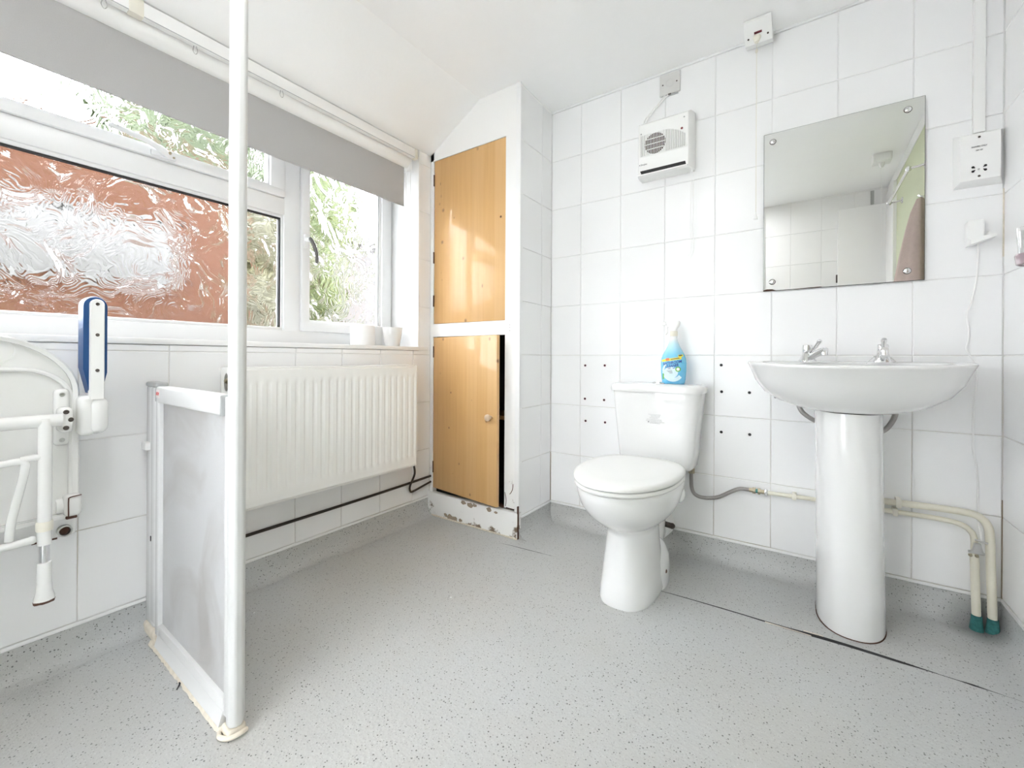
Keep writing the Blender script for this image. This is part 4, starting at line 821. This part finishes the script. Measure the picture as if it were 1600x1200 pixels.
# pipes to the right of the basin
t = thing('supply_pipe', 'thicker cream painted pipe right of the pedestal, nearer the corner', 'pipe', (0.475, 1.905, 0.015), group='cream pipes right of the pedestal')
b = MB(); b.tube(cr([(0.10, 1.918, .345), (0.23, 1.918, .349), (0.36, 1.917, .3525), (0.43, 1.915, .351), (0.453, 1.912, .341), (0.466, 1.91, .322), (0.4705, 1.908, .29), (0.472, 1.905, .20), (0.4735, 1.90, .10), (0.475, 1.897, .02)], 6), 0.0108, 14); b.build('pipe', M['creampipe'], t)
b = MB(); b.lathe([(0.0125, 0.045), (0.0135, 0.03), (0.0155, 0.012), (0.017, 0.0)], (0.475, 1.897, 0.0), n=14); b.build('corroded_end', M['verdigris'], t, label='green corroded pipe end')
pclip(t, 0.2615, .3505, 0.0108, 1.918)
t = thing('supply_pipe', 'thinner cream painted pipe with the earth clamp, right of the pedestal', 'pipe', (0.442, 1.905, 0.015), group='cream pipes right of the pedestal')
b = MB(); b.tube(cr([(0.10, 1.918, .316), (0.23, 1.918, .3185), (0.36, 1.917, .3185), (0.405, 1.915, .313), (0.427, 1.913, .300), (0.437, 1.91, .278), (0.4375, 1.907, .22), (0.439, 1.902, .12), (0.4405, 1.897, .02)], 6), [0.0080]*30+[0.0085]*6+[0.0105]*13, 14); b.build('pipe', M['creampipe'], t)
b = MB(); b.lathe([(0.0122, 0.045), (0.0132, 0.03), (0.015, 0.012), (0.0165, 0.0)], (0.4405, 1.897, 0.0), n=14); b.build('corroded_end', M['verdigris'], t, label='green corroded pipe end')
pclip(t, 0.2535, .3185, 0.0080, 1.918)
b = MB(); b.prism([(0.424, .238), (0.454, .238), (0.450, .252), (0.447, .268), (0.434, .268), (0.430, .252)], 1.885, 1.895, 'Y'); b.tube([(0.42, 1.89, .240), (0.455, 1.89, .238)], 0.004, 8); b.tube([(0.434, 1.889, .279), (0.462, 1.889, .273)], 0.0028, 8)
cl = b.build('earth_clamp', M['steel'], t)
b = MB()
for x in (0.4235, 0.4375): b.lathe([(0.0046, 0), (0.0046, 0.006), (0.002, 0.008)], (x, 1.886, .2335), (0, -0.6, -0.8), 6)
b.build('clamp_screw', M['brass'], cl)

# ------------------------------------------------------------------ white cable box and earth cable
t = thing('cable_box', 'small white ledge-shaped plastic box on the tiles right of the mirror', 'box', (0.443, YB, 1.225))
b = MB(); b.box(0.419, 0.4555, 1.902, YB, 1.205, 1.266, 0.005, 3); b.build('body', M['plastic'], t)
b = MB(); b.prism([(0.4215, 1.188), (0.478, 1.207), (0.478, 1.214), (0.474, 1.216), (0.4215, 1.205)], 1.890, YB, 'Y'); b.box(0.462, 0.468, 1.895, 1.93, 1.214, 1.224, 0.002); b.build('ledge', M['plastic'], t)
b = MB(); b.tube(cr([(0.447, 1.925, 1.20), (0.448, 1.935, 1.17), (0.446, 1.936, 1.09), (0.436, 1.936, 1.02), (0.425, 1.936, .975), (0.429, 1.936, .93), (0.4285, 1.936, .895), (0.424, 1.936, .868), (0.431, 1.936, .846), (0.443, 1.936, .82), (0.448, 1.936, .75), (0.441, 1.936, .70), (0.440, 1.936, .60), (0.4405, 1.936, .545), (0.449, 1.936, .49), (0.4515, 1.936, .42), (0.4495, 1.93, .34), (0.4495, 1.905, .30), (0.449, 1.893, .275)], 6), 0.0024, 8)
tag(b.build('earth_cable', M['plastic']), 'thin white cable trailing down the wall from the box to the pipes', 'cable')

# ------------------------------------------------------------------ spray bottle
bx, by, bz = -0.449, 1.845, 0.727
t = thing('spray_bottle', 'blue bathroom cleaner spray bottle standing on the toilet cistern', 'bottle', (bx, by, bz), math.radians(8))
def bsec(z, w, d, p=2.6): return ring(rrect(w, d, p, 36), 0, 0, z)
BPR = [(0.0, 0.040, 0.024), (0.003, 0.044, 0.027), (0.02, 0.047, 0.029), (0.05, 0.0495, 0.031), (0.085, 0.050, 0.031), (0.105, 0.0475, 0.030), (0.125, 0.040, 0.0275), (0.14, 0.0315, 0.024), (0.158, 0.0225, 0.0185), (0.175, 0.0165, 0.0155), (0.19, 0.0138, 0.0138), (0.198, 0.0138, 0.0138)]
b = MB(); b.loft([bsec(z, w, d, 2.6 if z < 0.12 else 2.1) for z, w, d in BPR]); bt = b.build('bottle_body', M['bottle'], t, world=False, angle=60)
b = MB(); b.lathe([(0.0142, 0.196), (0.0155, 0.198), (0.0155, 0.216), (0.0135, 0.218)], n=20); b.build('collar', M['cream'], t, world=False)
b = MB(); b.loft([[(x*0.9, y*0.9, 0.216) for x, y in rrect(0.013, 0.013, 3, 20)], [(x, y, 0.228) for x, y in rrect(0.014, 0.013, 3, 20)], [(x+0.0, y, 0.240) for x, y in rrect(0.024, 0.012, 3, 20)], [(x-0.004, y, 0.252) for x, y in rrect(0.030, 0.0115, 3, 20)], [(x-0.004, y, 0.259) for x, y in rrect(0.026, 0.009, 3, 20)]])
b.box(-0.047, -0.03, -0.008, 0.008, 0.243, 0.257, 0.003); b.build('spray_head', M['plastic'], t, world=False)
b = MB(); b.tube(cr([(-0.022, 0, 0.245), (-0.027, 0, 0.232), (-0.026, 0, 0.216), (-0.033, 0, 0.204)], 5), [0.005]*16, 8, sx=1.4); b.build('trigger', M['plastic'], t, world=False)
def bwrap(b, off=0.0006):   # lay flat artwork (x, z) onto the front of the bottle
    for v in b.bm.verts:
        x, z = v.co.x, v.co.z
        for (z0, w0, d0), (z1, w1, d1) in zip(BPR, BPR[1:]):
            if z0 <= z <= z1: f = (z-z0)/(z1-z0); w, d = w0+(w1-w0)*f, d0+(d1-d0)*f; break
        q = max(0.0, 1-abs(x/w)**2.6)**(1/2.6); v.co.y = -d*q-off
    return b
def art(name, m, polys, off, par=bt):
    b = MB()
    for poly in polys:
        vs_ = [b.bm.verts.new((x, 0, z)) for x, z in poly]; b.bm.faces.new(vs_)
    bmesh.ops.triangulate(b.bm, faces=b.bm.faces)
    bmesh.ops.subdivide_edges(b.bm, edges=[e for e in b.bm.edges if e.calc_length() > 0.012], cuts=9, use_grid_fill=True)
    bwrap(b, off); o = b.build(name, m, par, world=False, angle=0, weld=False, recalc=False); return o
def btext(txt, size, x, z, ang, m, off, sx=1.0, shear=0.2, name='label_text'):
    b = MB(); b.add_mesh(text_mesh(txt, size, shear, 0.0, 0.0004)); b.xf(Matrix.Translation((x, 0, z)) @ Matrix.Rotation(-ang, 4, 'Y') @ Matrix.Rotation(PI/2, 4, 'X') @ Matrix.Diagonal((sx, 1, 1, 1)))
    bmesh.ops.triangulate(b.bm, faces=b.bm.faces); bwrap(b, off); return b.build(name, m, bt, world=False, angle=0, weld=False, recalc=False)
an = math.radians(9)
def rotp(cx, cz, w, h, a): return [(cx+x*math.cos(a)-z*math.sin(a), cz+x*math.sin(a)+z*math.cos(a)) for x, z in ((-w/2, -h/2), (w/2, -h/2), (w/2, h/2), (-w/2, h/2))]
sw = [(0.045*math.cos(a)*0.93, 0.052+0.043*math.sin(a)) for a in [PI*0.75+PI*1.05*k/14 for k in range(15)]]; sw2 = [(0.034*math.cos(a)*0.93-0.002, 0.055+0.031*math.sin(a)) for a in [PI*0.75+PI*1.05*k/14 for k in range(15)]][::-1]
art('label_swoosh', M['swoosh'], [[sw[k], sw[k+1], sw2[13-k], sw2[14-k]] for k in range(14)], 0.0004)
art('label_splash', M['swoosh'], [[(0.028*math.cos(2*PI*k/16)-0.008, 0.046+0.024*math.sin(2*PI*k/16)) for k in range(16)]], 0.0005)
art('label_band', M['gold'], [rotp(-0.006, 0.1005, 0.078, 0.0095, an)], 0.0007)
art('band_mark', M['orangeprint'], [rotp(-0.021, 0.100, 0.014, 0.0105, an)], 0.0010); art('band_text', M['ink'], [rotp(0.008, 0.1028, 0.034, 0.003, an), rotp(0.028, 0.1165, 0.012, 0.005, an)], 0.0010)
art('band_tab', M['gold'], [rotp(0.029, 0.1155, 0.018, 0.009, an)], 0.0006)
btext('BATHROOM', 0.0152, -0.003, 0.0865, an, M['navy'], 0.0012, 0.86); btext('CLEANER', 0.0150, -0.004, 0.0735, an, M['navy'], 0.0012, 0.82)
art('label_badge', M['limegreen'], [[(0.020+0.0105*math.cos(2*PI*k/18), 0.0605+0.0105*math.sin(2*PI*k/18)) for k in range(18)]], 0.0009)
art('badge_centre', M['paper'], [[(0.020+0.0065*math.cos(2*PI*k/14), 0.0605+0.0065*math.sin(2*PI*k/14)) for k in range(14)]], 0.0012)
art('small_print', M['ink'], [rotp(-0.013+0.002*k, 0.0545-0.0035*k, 0.022-0.003*k, 0.0013, an*.5) for k in range(4)], 0.0010)
art('blue_print', M['navy'], [rotp(-0.014, 0.0625, 0.011, 0.0022, an*.5), rotp(0.003, 0.064, 0.008, 0.0022, an*.5)], 0.0010); art('green_print', M['limegreen'], [rotp(-0.038, 0.030, 0.006, 0.024, 0)], 0.0008)

# ------------------------------------------------------------------ mirror
MX0, MX1, MZ0, MZ1 = -0.1345, 0.3255, 1.0945, 1.7035
t = thing('mirror', 'frameless rectangular mirror screwed to the tiles above the basin', 'mirror', ((MX0+MX1)/2, YB, (MZ0+MZ1)/2))
b = MB(); b.box(MX0, MX1, YB-0.0095, YB-0.004, MZ0, MZ1); b.build('glass_edge', M['mirroredge'], t, angle=0)
b = MB(); b.box(MX0+0.0012, MX1-0.0012, YB-0.0102, YB-0.0094, MZ0+0.0012, MZ1-0.0012); b.build('mirror_plate', M['mirror'], t, angle=0)
b = MB(); b.prism([(MX0+0.0005, MZ0), (MX0+0.045, MZ0), (MX0+0.03, MZ0+0.006), (MX0+0.012, MZ0+0.007), (MX0+0.0005, MZ0+0.004)], YB-0.0108, YB-0.0101, 'Y'); b.prism([(MX0+0.075, MZ0+0.0006), (MX0+0.19, MZ0+0.0006), (MX0+0.18, MZ0+0.003), (MX0+0.12, MZ0+0.0018)], YB-0.0108, YB-0.0101, 'Y'); b.build('tarnish', M['rust'], t, angle=0)
for x in (MX0+0.030, MX1-0.043):
    for z in (MZ0+0.034, MZ1-0.034):
        b = MB(); b.lathe([(0.0095, 0.0), (0.0095, 0.003), (0.0075, 0.0055), (0.005, 0.0065), (0.001, 0.007)], (x, YB-0.0098, z), (0, -1, 0), 20); b.build('dome_screw', M['chrome'], t); b = MB(); b.lathe([(0.0112, 0.0), (0.0110, 0.0008)], (x, YB-0.0102, z), (0, -1, 0), 20); b.build('screw_washer', M['darkscrew'], t, angle=0)

# ------------------------------------------------------------------ fan heater
t = thing('fan_heater', 'white wall-mounted fan heater high on the toilet wall', 'heater', (-0.5, YB, 1.73))
def quad(x0, x1_, z0, z1, y): return [(x0, y, z0), (x1_, y, z0), (x1_, y, z1), (x0, y, z1)]
b = MB(); b.loft([quad(-0.612, -0.388, 1.628, 1.866, YB), quad(-0.613, -0.386, 1.627, 1.867, 1.915), quad(-0.610, -0.392, 1.624, 1.860, 1.872), quad(-0.604, -0.400, 1.622, 1.850, 1.862)])
bmesh.ops.bevel(b.bm, geom=[e for e in b.bm.edges if len(e.link_faces) == 2 and e.calc_face_angle() > 0.5], offset=0.005, segments=3, affect='EDGES')
hb = b.build('heater_body', M['plastic'], t)
FY = 1.8615; hx, hz, hr = -0.5345, 1.757, 0.044
b = MB()
for k in range(27):
    x = -0.597+k*0.0071
    zt = 1.757+0.046 if x < -0.50 else 1.757+0.046-0.05*((x+0.50)/0.1)**2
    hh = math.sqrt(max(0, (hr+0.002)**2-(x-hx)**2))
    for za, zb in ([(1.712, zt)] if hh == 0 else [(1.712, hz-hh), (hz+hh, zt)]):
        if zb-za > 0.002: b.box(x-0.0016, x+0.0016, FY-0.0045, FY, za, zb, 0.0006, 1)
b.box(-0.602, -0.402, FY-0.0012, FY+0.001, 1.7085, 1.7115); b.build('fin_panel', M['plastic'], hb, angle=0)
b = MB()
for k in range(26):
    x = -0.597+(k+0.5)*0.0071
    if abs(x-hx) > hr: b.box(x-0.0015, x+0.0015, FY-0.0006, FY+0.0012, 1.713, (1.757+0.045 if x < -0.50 else 1.757+0.045-0.05*((x+0.50)/0.1)**2))
b.build('fin_shadow_gap', M['greyplate'], hb, angle=0)
b = MB(); b.lathe([(hr, 0), (hr, 0.0022)], (hx, FY+0.0006, hz), (0, -1, 0), 36); gr = b.build('air_inlet', mat('inlet_shadow', (0.045, 0.03, 0.022), 0.8, var=0.3), hb, angle=0)
b = MB()
for k in range(13):
    x = hx-hr+0.0035+k*0.00675; hh = math.sqrt(max(0, hr*hr-(x-hx)**2)); b.box(x-0.0010, x+0.0010, FY-0.0040, FY-0.001, hz-hh, hz+hh)
for z in (-0.022, 0.0, 0.022): hh = math.sqrt(hr*hr-z*z); b.box(hx-hh, hx+hh, FY-0.0034, FY-0.001, hz+z-0.0013, hz+z+0.0013)
b.build('inlet_grille', M['plastic'], hb, angle=0)
b = MB(); b.prism([(-0.592, 1.6325), (-0.407, 1.6325), (-0.411, 1.6495), (-0.598, 1.6495)], FY-0.0012, FY+0.002, 'Y'); ou = b.build('air_outlet', M['dark'], hb, angle=0)
b = MB(); b.prism([(FY+0.004, 1.622), (FY-0.016, 1.624), (FY-0.018, 1.628), (FY+0.002, 1.634)], -0.604, -0.400, 'X'); b.build('outlet_lip', M['plastic'], hb)
for x, z in ((-0.595, 1.812), (-0.416, 1.834)): b = MB(); b.lathe([(0.0034, 0), (0.003, 0.001)], (x, FY+0.0008, z), (0, -1, 0), 10); b.build('screw', M['greycap'], hb, angle=0)
b = MB(); b.lathe([(0.0048, 0), (0.0048, 0.001), (0.003, 0.0028), (0.0005, 0.0032)], (-0.425, FY+0.0004, 1.789), (0, -1, 0), 14); b.build('indicator_light', M['red'], hb)
wall_text('Dimplex', 0.010, -0.582, FY-0.0006, 1.6765, 'maker_text', M['ink'], hb, 0.8)
b = MB(); b.lathe([(0.002, 0), (0.0018, 0.001)], (-0.6005, FY, 1.6765), (0, -1, 0), 10); b.build('maker_dot', M['ink'], hb, angle=0)
b = MB()
for dx, zb in ((0.0, 1.262), (0.010, 1.252)): b.tube(cr([(-0.398+dx, 1.905, 1.63), (-0.398+dx, 1.91, 1.55), (-0.400+dx, 1.912, 1.42), (-0.4015+dx, 1.914, 1.38), (-0.396+dx, 1.914, 1.31), (-0.399+dx, 1.914, 1.28), (-0.413+dx, 1.914, zb)], 5), 0.0013, 6)
b.build('pull_cord', M['plastic'], t)

# fused outlet plate with flex
t = thing('outlet_plate', 'pale grey square flex outlet plate near the ceiling above heater', 'outlet plate', (-0.4925, YB, 2.037))
b = MB(); b.box(-0.536, -0.449, YB-0.009, YB-0.001, 1.991, 2.082, 0.003); pl = b.build('plate', M['greyplate'], t)
b = MB(); b.box(-0.5275, -0.4575, YB-0.004, YB-0.0005, 1.985, 2.08); b.build('backing', M['greycap'], t)
for x in (-0.522, -0.463): b = MB(); b.lathe([(0.0034, 0), (0.003, 0.001)], (x, YB-0.0088, 2.037), (0, -1, 0), 10); b.build('screw', M['darkscrew'], pl, angle=0)
b = MB(); b.lathe([(0.017, 0), (0.0165, 0.001), (0.0155, 0.001), (0.015, 0.0004)], (-0.4925, YB-0.0088, 2.038), (0, -1, 0), 24); b.build('knockout', M['greyplate'], pl)
b = MB(); b.box(-0.500, -0.487, YB-0.010, YB-0.004, 1.988, 1.9935, 0.002); b.build('flex_notch', M['darkscrew'], pl)
for k, (dx, dz) in enumerate(((0, 0), (0.012, -0.002))):
    b = MB(); b.tube(cr([(-0.512+dx, YB-0.006, 1.99+dz), (-0.525+dx, YB-0.014, 1.975), (-0.556+dx, YB-0.018, 1.945), (-0.592+dx, YB-0.02, 1.912), (-0.600+dx*0.8, YB-0.022, 1.89), (-0.592+dx*0.6, YB-0.024, 1.872), (-0.578+dx*0.3, YB-0.026, 1.862)], 6), 0.0030, 8); b.build('flex', M['plastic'], t)

# pull-cord switches
def pull_switch(x, yw, label, cord_len, toward=1):
    t = thing('pull_switch', label, 'switch', (x, yw, ZC))
    P = lambda y, z: (yw-toward*(YB-y), z-2.099+ZC)
    poly = [P(1.815, 2.097), P(1.812, 2.088), P(1.866, 2.032), P(1.874, 2.034), P(1.905, 2.05), P(1.938, 2.062), P(1.938, 2.098)]
    b = MB(); b.prism(poly, x-0.045, x+0.045, 'X')
    bmesh.ops.bevel(b.bm, geom=[e for e in b.bm.edges if e.calc_face_angle(0) > 0.5], offset=0.003, segments=2, affect='EDGES'); bd = b.build('switch_body', M['plastic'], t)
    d = Vector((0, -0.72*toward, -0.694)); tgt = Vector((0, 0.694*toward, -0.72)) * 1.0
    o0 = Vector((x, *P(1.812, 2.088)))
    def on(dx, s, off=0.0): return o0+Vector((dx, 0, 0))+Vector((0, toward*0.694*s, -0.72*s))+Vector((0, -toward*0.72, -0.694))*off
    b = MB(); b.tube([on(-0.012, 0.042, 0.0008), on(0.013, 0.042, 0.0008)], 0.0038, 8); b.build('neon', M['red'], bd)
    for dx in (-0.032, 0.032): b = MB(); b.lathe([(0.0035, 0), (0.003, 0.0012)], on(dx, 0.056, -0.0002), d, 10); b.build('screw', M['darkscrew'], bd, angle=0)
    b = MB(); p0 = on(-0.004, 0.058, 0.0); b.tube([p0, p0+Vector((0, -toward*0.004, -0.008)), p0+Vector((0, -toward*0.006, -0.022))], [0.014, 0.012, 0.0075], 14); b.build('cord_boss', M['cream'], bd)
    q = p0+Vector((0, -toward*0.006, -0.022)); b = MB(); zb = q.z-cord_len
    b.tube([q, (q.x, q.y, q.z-0.1), (q.x, q.y, zb)], 0.0011, 6); b.lathe([(0.0025, 0), (0.0046, -0.006), (0.0046, -0.012), (0.002, -0.016)], (q.x, q.y, q.z-0.025), n=10); cd = b.build('cord', M['cream'], t)
    b = MB(); b.lathe([(0.0018, 0.0), (0.003, -0.010), (0.0075, -0.026), (0.0065, -0.0275), (0.002, -0.026)], (q.x, q.y, zb), n=14); b.build('cord_knob', M['plastic'], cd)
pull_switch(-0.150, YB, 'white pull-cord switch with a red neon at the ceiling above the mirror', 0.640)
t = thing('ceiling_pull_switch', 'white ceiling pull switch behind the camera, seen in the mirror', 'switch', (0.39, 0.38, ZC))
b = MB(); b.box(0.345, 0.435, 0.335, 0.425, 2.052, ZC, 0.004); b.build('switch_body', M['plastic'], t)
b = MB(); b.lathe([(0.016, 0), (0.014, -0.012), (0.008, -0.03)], (0.39, 0.38, 2.053), n=14); b.build('cord_boss', M['plastic'], t)
b = MB(); b.tube([(0.39, 0.38, 2.03), (0.39, 0.38, 1.45)], 0.0012, 6); b.build('cord', M['plastic'], t)

# ------------------------------------------------------------------ shaver socket and trunking
t = thing('shaver_socket', 'white shaver socket box on the tiles right of the mirror', 'socket', (0.447, YB, 1.46))
b = MB(); b.loft([quad(0.392, 0.500, 1.377, 1.545, YB), quad(0.394, 0.498, 1.379, 1.543, 1.930), quad(0.402, 0.489, 1.391, 1.533, 1.907)])
bmesh.ops.bevel(b.bm, geom=[e for e in b.bm.edges if e.calc_face_angle(0) > 0.3], offset=0.003, segments=3, affect='EDGES'); sb = b.build('box', M['plastic'], t)
fy = 1.9065
for z in (1.522, 1.401): b = MB(); b.lathe([(0.0034, 0), (0.003, 0.0012)], (0.4435, fy+0.0004, z), (0, -1, 0), 10); b.build('screw', M['darkscrew'], sb, angle=0)
wall_text('SHAVERS ONLY', 0.0065, 0.4435, fy-0.0002, 1.4925, 'print', M['ink'], sb, 0.75); wall_text('240V 115V', 0.0058, 0.4435, fy-0.0002, 1.481, 'print', M['ink'], sb, 0.6)
for sx_ in (-1, 1):
    for sz in (-1, 1):
        b = MB(); x = 0.4435+sx_*0.0135; z = 1.424+sz*0.0065
        b.lathe([(0.0036, 0), (0.0034, 0.0006)], (x, fy+0.0002, z), (0, -1, 0), 12); b.prism([(x, z+sz*0.001), (x-sx_*0.0055, z-sz*0.0022), (x-sx_*0.0035, z-sz*0.0045), (x-sx_*0.0008, z-sz*0.002)], fy-0.0004, fy+0.0006, 'Y'); b.build('pin_hole', M['dark'], sb, angle=0)
b = MB(); b.lathe([(0.0028, 0), (0.0026, 0.0005), (0.0018, 0.0005), (0.0016, 0.0001)], (0.4425, fy, 1.422), (0, -1, 0), 12); b.build('centre_mark', M['greycap'], sb, angle=0)
b = MB(); b.box(0.4345, 0.4605, YB-0.017, YB, 1.543, ZC, 0.002); b.box(0.4345, 0.4365, YB-0.0178, YB-0.016, 1.543, ZC); tag(b.build('cable_trunking', M['plastic']), 'white cable trunking running up from the shaver socket to the ceiling', 'trunking')

# ------------------------------------------------------------------ tumbler on the right-hand wall
t = thing('tumbler', 'lilac-rimmed clear tumbler on the right-hand wall at the photo edge', 'tumbler', (0.467, 1.585, 1.065))
b = MB(); b.lathe([(0.026, 0.0), (0.028, 0.004), (0.0335, 0.09), (0.0315, 0.09), (0.026, 0.008)], (0.467, 1.585, 1.068), n=28); b.build('glass', M['clear'], t)
b = MB(); rings = []
for r, z in ((0.029, 1.066), (0.0335, 1.068), (0.036, 1.090), (0.034, 1.094), (0.0305, 1.090)): rings.append([(0.467+r*math.cos(2*PI*k/28), 1.585+r*math.sin(2*PI*k/28), z) for k in range(28)])
b.loft(rings+[rings[0]], False, False); b.tube([(0.499, 1.585, 1.08), (XR, 1.585, 1.08)], 0.006, 10); b.build('holder_ring', M['lilac'], t)

# ------------------------------------------------------------------ things only the mirror shows
t = thing('towel_rail', 'chrome rail on the green wall, seen in the mirror', 'towel rail', (0.475, 0.55, 1.83))
b = MB(); b.tube([(0.443, 0.22, 1.835), (0.443, 0.87, 1.825)], 0.008, 14)
for y, z in ((0.23, 1.835), (0.86, 1.825)): b.tube([(0.443, y, z), (XR-0.001, y+0.03, z)], 0.006, 12); b.ball((0.443, y, z), 0.014, 12); b.lathe([(0.020, 0), (0.018, 0.006)], (XR-0.0005, y+0.03, z), (-1, 0, 0), 18)
b.build('rail', M['chrome'], t)
t = thing('towel', 'pinkish towel hanging on the green wall, seen in the mirror', 'towel', (0.47, 1.02, 1.62))
b = MB(); rings = []
for i in range(14):
    f = i/13; z = 1.63-0.85*f; w = 0.02+0.17*f**0.75; row = []
    for k in range(28):
        a = 2*PI*k/28; fold = 1+0.22*math.sin(5*a+1.3+f)+0.1*math.sin(9*a)
        row.append((0.47-0.055*f**0.7+min((0.012+0.075*f**0.7)*math.sin(a)*fold, 0.034+0.055*f**0.7), 0.97+w*math.cos(a)*(0.9+0.1*fold), z+0.02*math.cos(3*a)*f))
    rings.append(row)
b.loft(rings); b.build('cloth', M['towel'], t, angle=80)
b = MB(); b.tube(cr([(XR-0.001, 0.97, 1.645), (0.475, 0.97, 1.64), (0.462, 0.97, 1.65)], 4), 0.005, 8); b.build('hook', M['chrome'], t)

# ------------------------------------------------------------------ fill lamp panel added on the ceiling, out of view above the camera
t = thing('added_fill_lamp', 'square opal lamp panel added above the camera as fill', 'lamp', (-0.62, 0.20, ZC))
b = MB(); b.box(-0.92, -0.32, -0.15, 0.45, ZC-0.035, ZC, 0.004); b.build('frame', M['plastic'], t)
em = G('opal_fill_lamp', 0.5); em.b.inputs['Base Color'].default_value = (0.8, 0.8, 0.8, 1); em.b.inputs['Emission Color'].default_value = (1.0, 0.99, 0.985, 1); em.b.inputs['Emission Strength'].default_value = FILL_LAMP
b = MB(); b.box(-0.90, -0.34, -0.13, 0.43, ZC-0.039, ZC-0.034, 0.001); b.build('opal_diffuser', em.m, t)

# ------------------------------------------------------------------ bits on the floor
b = MB(); b.tube(cr([(-1.305, 0.420, 0.002), (-1.296, 0.418, 0.004), (-1.283, 0.408, 0.002)], 4), 0.0018, 6); tag(b.build('black_shred', M['dark']), 'small black shred lying on the vinyl in front of the screen', 'scrap')
b = MB(); b.box(-1.468, -1.464, 0.669, 0.675, 0, 0.002, 0.0008); tag(b.build('paint_fleck', M['paper']), 'white paint fleck on the floor just behind the shower screen', 'fleck')
b = MB(); b.box(-1.008, -1.003, 1.100, 1.105, 0, 0.002, 0.0008); tag(b.build('paint_fleck', M['paper']), 'white paint fleck on the floor in front of the cupboard', 'fleck')
